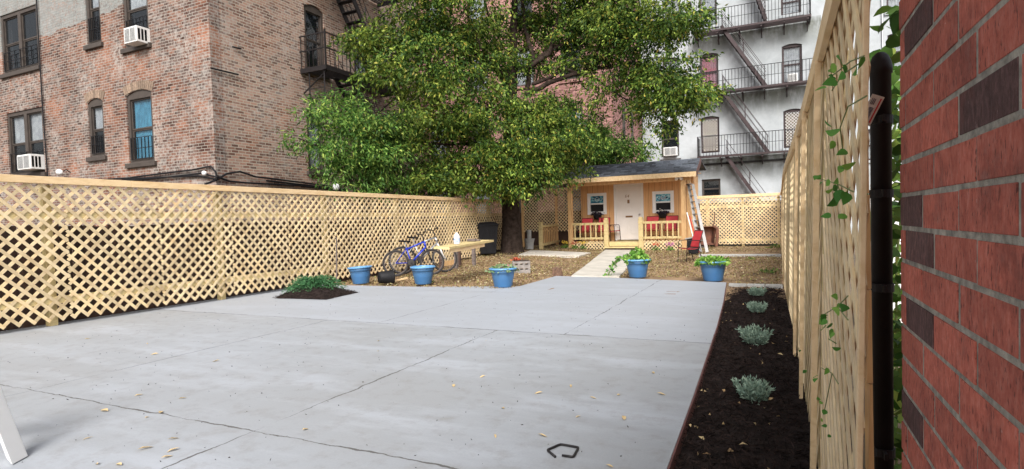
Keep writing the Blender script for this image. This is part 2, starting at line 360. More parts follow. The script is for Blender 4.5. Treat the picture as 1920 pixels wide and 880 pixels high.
m, t, p = newmat('window_glass'); p.inputs['Base Color'].default_value = (.02,.024,.028,1); p.inputs['Roughness'].default_value = .03; p.inputs['Specular IOR Level'].default_value = 1.0; p.inputs['IOR'].default_value = 1.6
gl = N(t, 'ShaderNodeBsdfTransparent'); ms = N(t, 'ShaderNodeMixShader'); ms.inputs[0].default_value = .30
bump(t, p, noise(t, 1.3, 2, pos(t)).outputs[0], .12, .03)
t.links.new(gl.outputs[0], ms.inputs[1]); t.links.new(p.outputs[0], ms.inputs[2]); t.links.new(ms.outputs[0], t.nodes['Material Output'].inputs[0]); M['glass'] = m
m, t, p = newmat('art_glass'); P = pos(t); v = noise(t, 5, 2, P, .5, 1.5)
r = ramp(t, v.outputs[0], [(.3, (.01,.03,.05)), (.45, (.03,.16,.27)), (.55, (.12,.42,.52)), (.7, (.35,.6,.7))]); t.links.new(r.outputs[0], p.inputs['Base Color']); p.inputs['Roughness'].default_value = .2; M['artglass'] = m
# shingles
m, t, p = newmat('asphalt_shingle'); P = pos(t); sx = N(t, 'ShaderNodeSeparateXYZ'); t.links.new(P, sx.inputs[0])
cv = N(t, 'ShaderNodeCombineXYZ'); t.links.new(math_(t, 'MULTIPLY_ADD', noise(t, 5, 2, P).outputs[0], .06, sx.outputs[0]), cv.inputs[0]); t.links.new(math_(t, 'MULTIPLY_ADD', noise(t, 4, 2, P).outputs[0], .03, sx.outputs[1]), cv.inputs[1])
b = N(t, 'ShaderNodeTexBrick'); t.links.new(cv.outputs[0], b.inputs['Vector']); b.inputs['Scale'].default_value = 1
b.inputs['Brick Width'].default_value = .24; b.inputs['Row Height'].default_value = .135; b.inputs['Mortar Size'].default_value = .011
b.inputs['Color1'].default_value = (.05,.06,.075,1); b.inputs['Color2'].default_value = (.15,.17,.20,1); b.inputs['Mortar'].default_value = (.012,.013,.016,1)
t.links.new(b.outputs['Color'], p.inputs['Base Color']); p.inputs['Roughness'].default_value = .9
bump(t, p, math_(t, 'MULTIPLY', b.outputs['Fac'], -1), .8, .02); M['shingle'] = m
# near brick wall: wire-cut face
def facebrick(name, c1, c2, c3):
    m, t, p = newmat(name); P = pos(t); g = N(t, 'ShaderNodeNewGeometry').outputs['Random Per Island']
    st = noise(t, 60, 6, scl(t, P, (1,1.8,.8)), .75); lg = noise(t, 12, 4, P, .6); pit = noise(t, 115, 4, scl(t, P, (1,1.9,.55)), .6)
    c = ramp(t, st.outputs[0], [(.25, c1), (.5, c2), (.78, c3)]).outputs[0]
    c = mix(t, .5, c, ramp(t, lg.outputs[0], [(.3, (.55,.5,.5)), (.6, (1,1,1))]).outputs[0], 'MULTIPLY')
    c = mix(t, 1.0, c, ramp(t, g, [(0, (.8,.8,.8)), (1, (1.12,1.1,1.08))]).outputs[0], 'MULTIPLY')
    blk = noise(t, 4.5, 6, P, .75); c = mix(t, ramp(t, blk.outputs[0], [(.50, (0,0,0)), (.66, (.7,)*3)]).outputs[0], c, (.12,.035,.028))
    c = mix(t, ramp(t, noise(t, 9, 7, P, .8).outputs[0], [(.60, (0,0,0)), (.74, (.45,)*3)]).outputs[0], c, (.46,.25,.21))
    c = mix(t, ramp(t, pit.outputs[0], [(.58, (0,0,0)), (.66, (.75,)*3)]).outputs[0], c, (.04,.015,.012))
    c = mix(t, ramp(t, noise(t, 55, 3, P).outputs[0], [(.72, (0,0,0)), (.78, (.5,)*3)]).outputs[0], c, (.5,.38,.34))
    t.links.new(c, p.inputs['Base Color']); p.inputs['Roughness'].default_value = .8; p.inputs['Specular IOR Level'].default_value = .25
    bump(t, p, math_(t, 'MULTIPLY_ADD', pit.outputs[0], .4, st.outputs[0]), .5, .003); return m
M['facered'] = facebrick('face_brick_red', (.27,.062,.042), (.46,.122,.084), (.56,.23,.18))
M['facedark'] = facebrick('face_brick_dark', (.035,.018,.018), (.10,.05,.048), (.24,.13,.12))
M['mortar'] = pbr('mortar', (.33,.30,.25), .95, .3, 45, 1.0, c2=(.17,.155,.13), bs=120)

# ------------------------------------------------------------------ leaf clouds
def leafcloud(name, C, L, Wd, D, mat, parent, fold=.25):
    """one mesh of many small pointed leaves. C centres, L length, Wd width, D direction of the blade"""
    n = len(C); D = D/np.linalg.norm(D, axis=1, keepdims=True)
    rnd = rng.normal(size=(n,3)); A = np.cross(D, rnd); A /= np.linalg.norm(A, axis=1, keepdims=True)+1e-9
    Nn = np.cross(D, A)
    L = np.asarray(L).reshape(-1,1)*np.ones((n,1)); Wd = np.asarray(Wd).reshape(-1,1)*np.ones((n,1))
    v = np.empty((n,4,3)); v[:,0] = C; v[:,1] = C+D*L*.45+A*Wd*.5+Nn*Wd*fold; v[:,2] = C+D*L; v[:,3] = C+D*L*.45-A*Wd*.5+Nn*Wd*fold
    off = np.array(WL.get(parent.name, (0,0,0))) if parent else np.zeros(3)
    v = (v-off).reshape(-1,3)
    me = bpy.data.meshes.new(name); me.vertices.add(n*4); me.vertices.foreach_set('co', v.ravel())
    me.loops.add(n*4); me.loops.foreach_set('vertex_index', np.arange(n*4)); me.polygons.add(n)
    me.polygons.foreach_set('loop_start', np.arange(n)*4); me.polygons.foreach_set('loop_total', np.full(n,4))
    me.materials.append(mat); me.update(calc_edges=True); me.validate()
    o = bpy.data.objects.new(name, me); col.objects.link(o)
    if parent: o.parent = parent; WL[o.name] = tuple(off)
    return o
def clump_leaves(clumps, per, leaf, wd, droop=.6, spray=9, flat=.75):
    """clumps (centre, rx, ry, rz) -> leaves hung in small sprays"""
    CC = []; DD = []
    for (c, rx, ry, rz, dens) in clumps:
        vol = (rx*ry*rz)**(2/3.); ns = int(per*vol*dens)
        q = rng.normal(size=(ns,3)); q /= np.linalg.norm(q, axis=1, keepdims=True)
        rad = rng.uniform(.25, 1.0, (ns,1))**.45*(1+.11*rng.normal(size=(ns,1)))
        cc = np.array(c)+q*rad*np.array([rx,ry,rz])
        out = q*np.array([1,1,.3])+rng.normal(size=(ns,3))*.45; out[:,2] -= .15
        out /= np.linalg.norm(out, axis=1, keepdims=True)
        for k in range(spray):
            tt = (k/spray)*.36
            pp = cc+out*tt+rng.normal(size=(ns,3))*.05; pp[:,2] -= tt*tt*1.1
            d = out+rng.normal(size=(ns,3))*.7; d[:,2] -= droop
            CC.append(pp); DD.append(d)
    return np.vstack(CC), np.vstack(DD)

def heartleaves(name, C, Ls, D, mat, parent):
    mb = MB(); sh_ = [(0,0,0),(.10,-.34,.04),(.34,-.46,.09),(.66,-.30,.06),(1.0,0,-.06),(.66,.30,.06),(.34,.46,.09),(.10,.34,.04),(.45,0,-.02)]
    for c, L, d in zip(C, Ls, D):
        d = Vector(d).normalized(); a = d.cross(Vector(rng.normal(size=3))).normalized(); n = d.cross(a)
        mb.add([Vector(c)+d*(x-.0)*L+a*y*L*.9+n*z*L for x, y, z in sh_], [(0,1,8),(1,2,8),(2,3,8),(3,4,8),(4,5,8),(5,6,8),(6,7,8),(7,0,8)])
    return mb.build(name, mat, parent, recalc=False, smooth=True)

# ================================================================== SETTING
# far ground
mb = MB(); mb.add([(-300,-300,-.16),(300,-300,-.16),(300,300,-.16),(-300,300,-.16)], [(0,1,2,3)]); tag(mb.build('ground', M['outer']), kind='structure')
# yard soil
mb = MB(); xs = np.arange(-8.75, .81, .16); ys = np.arange(8.0, 23.3, .16)
for y in ys:
    for x in xs: mb.v.append((x, y, gz(x, y)-.025+random.uniform(-.012,.012)+.02*math.sin(x*3.1)*math.sin(y*2.3)-(.06 if y < 8.5 else 0)))
nx = len(xs)
mb.f = [(j*nx+i, j*nx+i+1, (j+1)*nx+i+1, (j+1)*nx+i) for j in range(len(ys)-1) for i in range(nx-1)]; mb.mi = [0]*len(mb.f)
tag(mb.build('yard_soil', M['soil'], smooth=True), kind='structure')
# slab
edge = [(-.47,-4), (-.47,1.5), (-.47,2.6), (-.50,3.77), (-.55,5.3), (-.58,6.2), (-.66,8.0), (-.80,10.36)]
slabpoly = edge+[(-2.9,10.84), (-4.17,11.02), (-4.17,9.15), (-6.1,8.72), (-8.75,8.6), (-8.75,-4)]
mb = MB(); mb.prism(slabpoly, -.14, 0); slab = mb.build('concrete_slab', M['slab']); tag(slab, kind='structure')
mb = MB()
for a, b2 in zip(edge[:-1], edge[1:]):
    mb.hexa([(a[0]+.0015,a[1],-.13),(a[0]+.010,a[1],-.13),(b2[0]+.010,b2[1],-.13),(b2[0]+.0015,b2[1],-.13),(a[0]+.0015,a[1],-.003),(a[0]+.010,a[1],-.003),(b2[0]+.010,b2[1],-.003),(b2[0]+.0015,b2[1],-.003)])
tag(mb.build('slab_edge', M['rededge']), kind='structure')
# path to the shed and its branch
def sheet(name, poly, dz, mat):
    mb = MB(); c = sum((Vector(p) for p in poly), Vector((0,0)))/len(poly)
    pts = [(p[0], p[1], gz(*p)+dz) for p in poly]; low = [(p[0], p[1], p[2]-.08) for p in pts]
    n = len(pts); mb.v = pts+low; mb.f = [tuple(range(n))]+[(i, n+i, n+(i+1)%n, (i+1)%n) for i in range(n)]; mb.mi = [0]*(n+1)
    return tag(mb.build(name, mat), kind='structure')
p1, p2, p3, p4 = G(1072,518.5), G(1160,521.5), G(1197,479,.06), G(1130,475,.06)
ymid = 15.0
def lp(a, b, y): k = (y-a.y)/(b.y-a.y); return (a.x+(b.x-a.x)*k, y)
for y0, y1 in ((p1.y-.05, 12.5), (12.52, 14.2), (14.22, 15.9), (15.92, 18.7)):
    sheet('path', [lp(p1,p4,y0), lp(p2,p3,y0), lp(p2,p3,y1), lp(p1,p4,y1)], .022, M['path'])
q1, q2, q3, q4 = G(985,484,.12), G(1112,488,.06), G(1128,478,.06), G(1020,472.5,.14)
sheet('path', [(-7.1,15.6), (-5.28,15.9), (-5.3,17.1), (-7.3,17.0)], .03, M['path'])
# mulch bed
mb = MB(); ys = np.arange(-.5, 9.85, .07); K = 14
for y in ys:
    xl = np.interp(y, [e[1] for e in edge], [e[0] for e in edge])+.011; xr = .32
    for i in range(K+1):
        k = i/K; x = xl+(xr-xl)*k
        mb.v.append((x, y, -.05+.035*math.sin(math.pi*k)+random.uniform(-.012,.012)-(.02 if i == 0 else 0)))
mb.f = [(j*(K+1)+i, j*(K+1)+i+1, (j+1)*(K+1)+i+1, (j+1)*(K+1)+i) for j in range(len(ys)-1) for i in range(K)]; mb.mi = [0]*len(mb.f)
tag(mb.build('mulch_bed', M['mulch'], smooth=True), kind='structure')
# loose mulch chips
def chips(name, n, fx, mat, ls=(.02,.07), ws=(.003,.008)):
    C = np.array([fx() for _ in range(n)]); D = rng.normal(size=(n,3)); D[:,2] = np.abs(D[:,2])*.35
    o = leafcloud(name, C, rng.uniform(*ls, n), rng.uniform(*ws, n), D, mat, None, .5); return tag(o, kind='stuff')
def fbed():
    y = .6+9.2*random.random()**1.5; xl = np.interp(y, [e[1] for e in edge], [e[0] for e in edge])+.02; k = random.random()
    return (xl+(.3-xl)*k, y, -.045+.035*math.sin(math.pi*k)+random.uniform(-.004,.012))
tag(chips('mulch_chips', 26000, fbed, M['chip']), 'shredded dark brown bark mulch filling the bed beside the slab', 'mulch')
def pale():
    x, y, z = fbed(); return (x, y, z+.008)
tag(chips('pale_leaf_bits', 110, pale, M['dryleaf'], (.018,.045), (.012,.022)), 'small pale dry leaf bits scattered over the dark mulch', 'leaf bits')
def flit():
    while 1:
        x = random.uniform(-8.3, .1); y = random.uniform(8.7, 21)
        if y < 11.05 and -4.2 < x < -.75: continue
        if y < 9.9 and x > -.8: continue
        a = lp(p1,p4,y)[0]; b = lp(p2,p3,y)[0]
        if a < x < b and random.random() > .03: continue
        return (x, y, gz(x, y)-.01+random.uniform(0,.02))
tag(chips('leaf_litter', 26000, flit, M['litter'], (.02,.055), (.012,.03)), 'brown and yellow fallen leaf litter covering the dry soil', 'leaf litter')

# ================================================================== BUILDINGS
def wall_holes(mb, fr, c, u0, u1, z0, z1, holes, th=.3, mi=0):
    us = sorted({u0, u1, *[h[0] for h in holes], *[h[1] for h in holes]}); zs = sorted({z0, z1, *[h[2] for h in holes], *[h[3] for h in holes]})
    us = [u for u in us if u0 <= u <= u1]; zs = [z for z in zs if z0 <= z <= z1]
    for a, b in zip(us[:-1], us[1:]):
        run = None
        for e, f in zip(zs[:-1], zs[1:]):
            mu, mz = (a+b)/2, (e+f)/2
            if any(h[0] < mu < h[1] and h[2] < mz < h[3] for h in holes):
                if run: fb(mb, fr, c, a, b, -th, 0, run[0], run[1], mi); run = None
            else: run = (run[0], f) if run else (e, f)
        if run: fb(mb, fr, c, a, b, -th, 0, run[0], run[1], mi)
def arch_fill(mb, fr, c, u0, u1, zt, rise, th=.3):
    n = 8; um = (u0+u1)/2; hw = (u1-u0)/2
    arc = [(um+hw*(-1+2*i/n), zt-rise*((-1+2*i/n)**2)) for i in range(n+1)]
    for (a, za), (b, zb) in zip(arc[:-1], arc[1:]):
        P = [fp(fr,c,a,-.002,za), fp(fr,c,b,-.002,zb), fp(fr,c,b,-th,zb), fp(fr,c,a,-th,za), fp(fr,c,a,-.002,zt+.002), fp(fr,c,b,-.002,zt+.002), fp(fr,c,b,-th,zt+.002), fp(fr,c,a,-th,zt+.002)]
        mb.hexa(P)
def arch_bricks(parent, fr, c, u0, u1, zt, rise, mat, n=13, h=.22):
    mb = MB(); um = (u0+u1)/2; hw = (u1-u0)/2+.04
    for i in range(n):
        k0 = -1+2*(i+.06)/n; k1 = -1+2*(i+.94)/n
        a, b = um+hw*k0, um+hw*k1; za, zb = zt-rise*k0*k0+.01, zt-rise*k1*k1+.01; s = .10
        P = [fp(fr,c,a,-.02,za), fp(fr,c,b,-.02,zb), fp(fr,c,b,.012,zb), fp(fr,c,a,.012,za), fp(fr,c,a+k0*s,-.02,za+h), fp(fr,c,b+k1*s,-.02,zb+h), fp(fr,c,b+k1*s,.012,zb+h), fp(fr,c,a+k0*s,.012,za+h)]
        mb.hexa(P)
    mb.build('arch', mat, parent)
def window(parent, fr, c, u0, u1, z0, z1, frame, curtain=None, rise=0, guard=False, sill=True, sillmat=None, depth=.05, cut=.5, lower=True, mull=False, fw=.06, upper_only=False):
    """sash window set back in its opening: window > frame parts"""
    wd = MB(); e = .004; u0 += e; u1 -= e; z0 += e; z1 -= e
    cols_ = [(u0, (u0+u1)/2), ((u0+u1)/2, u1)] if mull else [(u0, u1)]
    n0, n1 = -depth-.06, -depth+.02
    fb(wd, fr, c, u0, u0+fw, n0, n1, z0, z1); fb(wd, fr, c, u1-fw, u1, n0, n1, z0, z1)
    fb(wd, fr, c, u0+fw, u1-fw, n0, n1, z1-fw*1.2-rise, z1); fb(wd, fr, c, u0+fw, u1-fw, n0, n1, z0, z0+fw)
    if mull: um = (u0+u1)/2; fb(wd, fr, c, um-fw*.9, um+fw*.9, n0, n1, z0+fw, z1-fw*1.2-rise)
    w_ = wd.build('window', frame, parent)
    sm = MB(); gm = MB(); zi0, zi1 = z0+fw, z1-fw*1.2-rise; zm = zi0+(zi1-zi0)*cut
    for k, (a, b) in enumerate(cols_):
        a += fw*(1 if k == 0 else .9); b -= fw*(1 if (k == len(cols_)-1) else .9)
        for (ez0, ez1, nn) in ((zi0, zm, -.015), (zm, zi1, .0)):
            q0, q1 = n0+.005+nn, n0+.04+nn; s = .035
            fb(sm, fr, c, a, a+s, q0, q1, ez0, ez1); fb(sm, fr, c, b-s, b, q0, q1, ez0, ez1)
            fb(sm, fr, c, a+s, b-s, q0, q1, ez0, ez0+s); fb(sm, fr, c, a+s, b-s, q0, q1, ez1-s, ez1)
            fb(gm, fr, c, a+s, b-s, q0+.012, q0+.018, ez0+s, ez1-s)
    sm.build('sash', frame, w_); gm.build('pane', M['glass'], w_)
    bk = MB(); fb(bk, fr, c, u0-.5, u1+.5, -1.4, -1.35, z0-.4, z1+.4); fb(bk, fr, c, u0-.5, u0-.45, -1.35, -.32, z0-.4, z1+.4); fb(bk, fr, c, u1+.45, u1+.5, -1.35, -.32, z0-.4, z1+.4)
    bk.build('room', M['unlitblack'], w_)
    if curtain:
        cm = MB(); nf = 14; zc0 = zm if upper_only else z0+.02
        for i in range(nf):
            a = u0+fw+(u1-u0-2*fw)*i/nf; b = u0+fw+(u1-u0-2*fw)*(i+1)/nf; nc_ = -depth-.09; na = nc_+(.012 if i % 2 else -.012); nb = nc_-(.012 if i % 2 else -.012)
            P = [fp(fr,c,a,na,zc0), fp(fr,c,b,nb,zc0), fp(fr,c,b,nb,z1-.04), fp(fr,c,a,na,z1-.04)]; cm.add(P, [(0,1,2,3)])
        cm.build('curtain', curtain, w_, recalc=False)
    if guard:
        g = MB(); a, b = u0+fw, u1-fw; hh = (z1-z0)*.3
        for i in range(7):
            u = a+(b-a)*i/6; fb(g, fr, c, u-.008, u+.008, -depth+.03, -depth+.046, z0+fw, z0+fw+hh)
        for k in (.0, .5, 1): fb(g, fr, c, a, b, -depth+.047, -depth+.06, z0+fw+hh*k-.008, z0+fw+hh*k+.008)
        g.build('window_guard', M['black'], w_)
    if sill:
        s_ = MB(); fb(s_, fr, c, u0-.09, u1+.09, -.10, .075, z0-.13, z0-.006); s_.build('sill', sillmat or frame, w_, bevel=.01)
    return w_
def rect(fr, c, x0, y0, x1, y1):
    f_ = PY if fr == 'Y' else PX; m_ = (y0+y1)/2
    a = f_(x0, m_, c); b = f_(x1, m_, c); t = f_((x0+x1)/2, y0, c).z; bt = f_((x0+x1)/2, y1, c).z
    i = 0 if fr == 'Y' else 1; return a[i], b[i], bt, t

# --- old brick apartment on the left
LY, LX = 9.4, -12.25
apt = empty('brick_apartment', (LX-3, LY+4, -.16), 'weathered reddish brown brick apartment house filling the left of the view behind the lattice', 'building')
wins = [(2,18,71,133,'d'), (15,206,82,327,'d'), (160,-62,187,84,'n'), (230,-66,277,88,'n'), (166,184,195,294,'n'), (239,168,287,305,'n')]
holes = []
for w_ in wins: a, b, z0, z1 = rect('Y', LY, *w_[:4]); holes.append([a, b, z0, z1, w_[4]])
# straighten the storeys: both rows share their sills and heads
for g_, zt in (((0,), None),):
    pass
front = MB(); wall_holes(front, 'Y', LY, -30, LX-.0, -.16, 12.5, holes)
for i, h in enumerate(holes):
    if h[4] == 'n': arch_fill(front, 'Y', LY, h[0], h[1], h[3], .11)
wl = front.build('wall', M['oldbrick'], apt)
sideh = []
for r_ in ((572,12,608,134), (577,214,608,322), (664,52,694,156), (572,-215,608,-100), (664,-175,694,-60)):
    a, b, z0, z1 = rect('X', LX, *r_); sideh.append([a, b, z0, z1])
side = MB(); wall_holes(side, 'X', LX, LY+.302, 18.2, -.16, 12.5, sideh)
for h in sideh: arch_fill(side, 'X', LX, h[0], h[1], h[3], .12)
side.box(-30, LX-.301, 18.0, 18.2, -.16, 12.5); side.box(-30, LX, LY, 18.2, 12.502, 12.6)
side.box(-30, -29.7, LY+.301, 17.99, -.16, 12.49)
side.build('wall', M['oldbrick_side'], apt)
curt = [None, M['curtain'], M['curtain'], M['curtain'], M['curtain'], M['blueblind']]
for i, h in enumerate(holes):
    window(apt, 'Y', LY, h[0], h[1], h[2], h[3], M['browniron'], curt[i], rise=.1 if h[4] == 'n' else 0, guard=True, mull=h[4] == 'd', sillmat=M['browniron'], fw=.09, upper_only=(i != 5))
    if h[4] == 'n': arch_bricks(apt, 'Y', LY, h[0], h[1], h[3], .11, M['archbrick'], n=15 if h[1]-h[0] > .8 else 9)
for i, h in enumerate(sideh):
    window(apt, 'X', LX, h[0], h[1], h[2], h[3], M['browniron'], M['curtain'] if i in (1, 2) else None, rise=.11, sill=True, fw=.08)
    arch_bricks(apt, 'X', LX, h[0], h[1], h[3], .12, M['oldbrick_side'], n=15)
# downpipe and wall cables
mb = MB(); a = PY(72,0,LY); b = PY(88,330,LY)
mb.tube([(a.x, LY-.05, 9.5), (a.x+.0, LY-.05, 5), (a.x+.06, LY-.05, 3), (a.x+.06, LY-.05, 0)], .018, 6); mb.build('cable', M['black'], apt)
for pts in ([(180,338),(240,334),(300,326),(360,319),(395,312),(404,322),(406,333)], [(180,343),(300,334),(380,325),(408,333)], [(230,336),(370,330),(404,336)]):
    mb = MB(); mb.tube([tuple(PY(x,y,LY-.06)) for x, y in pts], .022, 6); mb.build('cable', M['black'], apt)
for pts in ([(384,346),(405,338),(425,326),(450,322),(480,332),(500,334),(570,343),(640,352)], [(408,332),(430,340),(460,343),(560,348),(640,358)], [(500,339),(580,348),(650,356)]):
    mb = MB(); mb.tube([tuple(PX(x,y,LX+.06)) for x, y in pts], .025, 6); mb.build('cable', M['black'], apt)
mb = MB(); mb.tube([tuple(PX(395,128,LX+.05)), tuple(PX(447,140,LX+.05))], .02, 6); mb.build('pipe_stub', M['black'], apt); mb = MB(); mb.tube([tuple(PX(436,88,LX+.05)), tuple(PX(452,92,LX+.05))], .02, 6); mb.build('pipe_stub', M['black'], apt)
# white junction lump on the cable
mb = MB(); mb.lathe([(0,-.06),(.05,-.04),(.06,0),(.05,.04),(0,.06)], 10, PY(383,325,LY-.1)); mb.build('cable_cap', M['whitepaint'], apt, smooth=True)
def ac_unit(fr, c, px, label, s=1.0):
    a, b, z0, z1 = rect(fr, c-.34*s, *px); loc = fp(fr, c, (a+b)/2, 0, z0)
    e = empty('air_conditioner', loc, label, 'air conditioner', 'window air conditioners')
    mb = MB(); n1 = .34*s; fb(mb, fr, c, a, b, -.12, n1, z0, z1); mb.build('housing', M['acwhite'], e, bevel=.012)
    g = MB(); k = 12
    fb(g, fr, c, a+.04, b-.04, n1+.001, n1+.006, z0+.04, z1-.04)
    g.build('grille', M['acdark'], e)
    g = MB()
    for i in range(k):
        z = z0+.05+(z1-z0-.1)*i/(k-1); fb(g, fr, c, a+.04, b-.04, n1+.0065, n1+.012, z-.004, z+.004)
    for u in (a+.04, (a+b)/2, b-.04): fb(g, fr, c, u-.008, u+.008, n1+.0065, n1+.014, z0+.04, z1-.04)
    g.build('louvre', M['acwhite'], e)
    if fr == 'Y' and c < 12:
        v = MB()
        for q in (0, 1):
            for i in range(3):
                y0_ = c-.06-.085*i-.05; X = b+.001
                v.box(X, X+.003, y0_-.025, y0_+.025, z0+.06, z1-.06)
        v.build('side_vent', M['acdark'], e)
    return e
ac_unit('Y', LY, (232,50,256,80), 'white window air conditioner under the highest window left of the fire escape corner')
ac_unit('Y', LY, (32,290,57,318), 'white window air conditioner just above the fence at the far left double window')

# --- fire escape on the brick apartment
fe = empty('fire_escape', (LX, 13, PX(600,132,LX).z), 'black iron fire escape on the side of the brick apartment house, partly behind leaves', 'fire escape')
pz = PX(563,128,LX).z-.05; ya = PX(563,128,LX).y; yb = ya+3.6; xo = LX+.95
def platform(parent, z, ya, yb):
    mb = MB()
    for k in range(10): x = LX+.06+(xo-LX-.1)*k/9; mb.beam((x,ya,z), (x,yb,z), .05, .02)
    mb.beam((LX+.02,ya,z-.05), (xo,ya,z-.05), .05, .13); mb.beam((xo,ya,z-.05), (xo,yb,z-.05), .05, .13); mb.beam((LX+.02,yb,z-.05), (xo,yb,z-.05), .05, .13)
    for y in (ya+.1, (ya+yb)/2, yb-.1): mb.beam((LX,y,z-.65), (xo-.05,y,z-.1), .03, .03)
    mb.build('platform', M['blackmetal'], parent)
    r = MB()
    for zz in (.5, .92): r.beam((LX,ya,z+zz), (xo,ya,z+zz), .03, .03); r.beam((xo,ya,z+zz), (xo,yb,z+zz), .03, .03); r.beam((LX,yb,z+zz), (xo,yb,z+zz), .03, .03)
    for k in range(7): x = LX+.05+(xo-LX-.05)*k/6; r.beam((x,ya,z), (x,ya,z+.92), .016, .016)
    for k in range(22): y = ya+(yb-ya)*k/21; r.beam((xo,y,z), (xo,y,z+.92), .014, .014)
    r.beam((xo,ya,z-.1), (xo,ya,z+1.0), .045, .045); r.beam((xo,yb,z-.1), (xo,yb,z+1.0), .045, .045)
    r.build('railing', M['blackmetal'], parent)
platform(fe, pz, ya, yb); platform(fe, pz+3.05, ya, yb)
def stair(parent, p0, p1, wd, mat, n, sw=.045, rail=True, side=(1,0,0), tread=.2, name='stair'):
    p0 = Vector(p0); p1 = Vector(p1); s = Vector(side)*wd/2; mb = MB()
    for k in (-1, 1): mb.beam(p0+s*k, p1+s*k, sw, .15)
    for i in range(1, n): p = p0.lerp(p1, i/n); mb.hexa([p-s+Vector(q) for q in _tr(side, tread)]+[p+s+Vector(q) for q in _tr(side, tread)])
    o = mb.build(name, mat, parent)
    if rail:
        r = MB(); h = Vector((0,0,.75))
        for k in (-1, 1):
            r.tube([p0+s*k+h, p1+s*k+h], .012, 5); r.tube([p0+s*k+h*.55, p1+s*k+h*.55], .010, 5)
            for q in (.02, .5, .98): a = p0.lerp(p1, q)+s*k; r.tube([a, a+h], .012, 5)
        r.build('handrail', mat, o)
    return o
def _tr(side, t):
    d = Vector((0,1,0)) if abs(side[0]) > .5 else Vector((1,0,0)); a = d*t/2
    return [-a-Vector((0,0,.012)), a-Vector((0,0,.012)), a+Vector((0,0,.012)), -a+Vector((0,0,.012))]
stair(fe, (LX+.55, yb-.6, pz), (LX+.55, ya+.9, pz+3.05), .55, M['blackmetal'], 12)
stair(fe, (LX+.55, yb-.3, pz-2.6), (LX+.55, ya+1.1, pz), .55, M['blackmetal'], 11)
mb = MB()   # drop ladder at the near end
for y in (ya+.12, ya+.55): mb.tube([(xo-.1-(.55 if y < ya+.3 else 0),ya+.03,pz-.02), (xo-.1-(.55 if y < ya+.3 else 0),ya+.03,pz-1.75)], .02, 6)
for k in range(6): z = pz-.3-k*.28; mb.tube([(xo-.65,ya+.03,z), (xo-.1,ya+.03,z)], .011, 5)
mb.build('drop_ladder', M['blackmetal'], fe)

# --- salmon painted building behind the tree
RY, RX = 23.4, -6.15
red = empty('salmon_building', (-12, 26, -.16), 'salmon red painted brick building glimpsed through the gaps of the big tree', 'building')
hs_ = []
for k, x in enumerate((-17.6, -15.2, -12.9, -10.6, -8.4)):
    for fl in range(4): hs_.append([x, x+.95, 1.3+fl*2.95, 3.0+fl*2.95])
mb = MB(); wall_holes(mb, 'Y', RY, -20, RX, -.16, 13, hs_)
mb.box(RX-.3, RX, RY+.301, 30, -.16, 13); mb.box(-20, RX, RY, 30, 13.01, 13.1); mb.build('wall', M['redpaint'], red)
for i, h in enumerate(hs_): window(red, 'Y', RY, *h, M['browniron'], M['curtain'] if i % 3 else None, fw=.05, sillmat=M['redpaint'])
for k, y in enumerate((25.0, 26.6)):
    mb = MB(); mb.box(RX+.002, RX+.03, y, y+.45, 4.4, 6.2); mb.build('window', M['browniron'], red)

# --- white stuccoed building
WY = 29.0
wh = empty('white_building', (1, 33, -.16), 'stained white stucco apartment block with brown windows behind the back fence', 'building')
wpx = [(1311,-14,1344,49,'sky'), (1464,-26,1502,27,'w'), (1312,100,1347,168,'red'), (1466,82,1504,155,'w'), (1314,218,1349,287,'c'), (1469,204,1507,277,'c'), (1240,226,1273,294,'flat'), (1316,336,1351,372,'flat'), (1242,108,1273,172,'w'), (1246,-8,1276,52,'w'), (1664,60,1712,128,'w'), (1662,-40,1712,20,'w'), (1620,240,1668,300,'w')]
hw = []
for w_ in wpx: a, b, z0, z1 = rect('Y', WY, *w_[:4]); hw.append([a, b, z0, z1, w_[4]])
mb = MB(); wall_holes(mb, 'Y', WY, -6.1, 12, -.16, 14.5, hw)
for h in hw:
    if h[4] != 'flat': arch_fill(mb, 'Y', WY, h[0], h[1], h[3], .08)
mb.box(-6.1, -5.8, WY+.301, 38, -.16, 14.5); mb.box(11.7, 12, WY+.301, 38, -.16, 14.5); mb.box(-6.1, 12, WY, 38, 14.51, 14.6)
mb.build('wall', M['stucco'], wh)
cm_ = {'sky': M['curtain'], 'w': M['curtain'], 'red': M['redcurtain'], 'c': M['cream'], 'flat': None}  # pale curtain colour doubles as sky reflected in these panes
for h in hw:
    o = window(wh, 'Y', WY, *h[:4], M['maroon'] if h[4] != 'flat' else M['browniron'], cm_[h[4]], rise=.07 if h[4] != 'flat' else 0, sill=True, sillmat=M['stucco'], depth=.1, fw=.05)
    if h[4] == 'c':   # diamond security grille
        g = MB(); a, b, z0, z1 = h[0]+.08, h[1]-.08, h[2]+.1, h[3]-.16; st = .14; Wd_ = b-a; Hd = z1-z0
        for sgn in (1, -1):
            cc = -Hd
            while cc < Wd_:
                if sgn == 1: s0, s1 = max(0, cc), min(Wd_, cc+Hd); za, zb = s0-cc, s1-cc
                else: s0, s1 = max(0, cc), min(Wd_, cc+Hd); za, zb = Hd-(s0-cc), Hd-(s1-cc)
                if s1-s0 > .03: g.beam((a+s0, WY-.02-.006*sgn, z0+za), (a+s1, WY-.02-.006*sgn, z0+zb), .014, .01, up=(0,1,0))
                cc += st
        g.build('security_grille', M['trimwhite'], o)
mb = MB(); a = PY(1300,310,WY); b = PY(1470,303,WY); mb.box(-4.0, 2.2, WY-.05, WY-.003, a.z-.05, a.z+.03); mb.build('ledge', M['blackmetal'], wh)
mb = MB(); mb.tube([tuple(PY(1655,95,WY-.06)), tuple(PY(1653,-60,WY-.06))], .03, 6); mb.build('cable', M['steel'], wh)
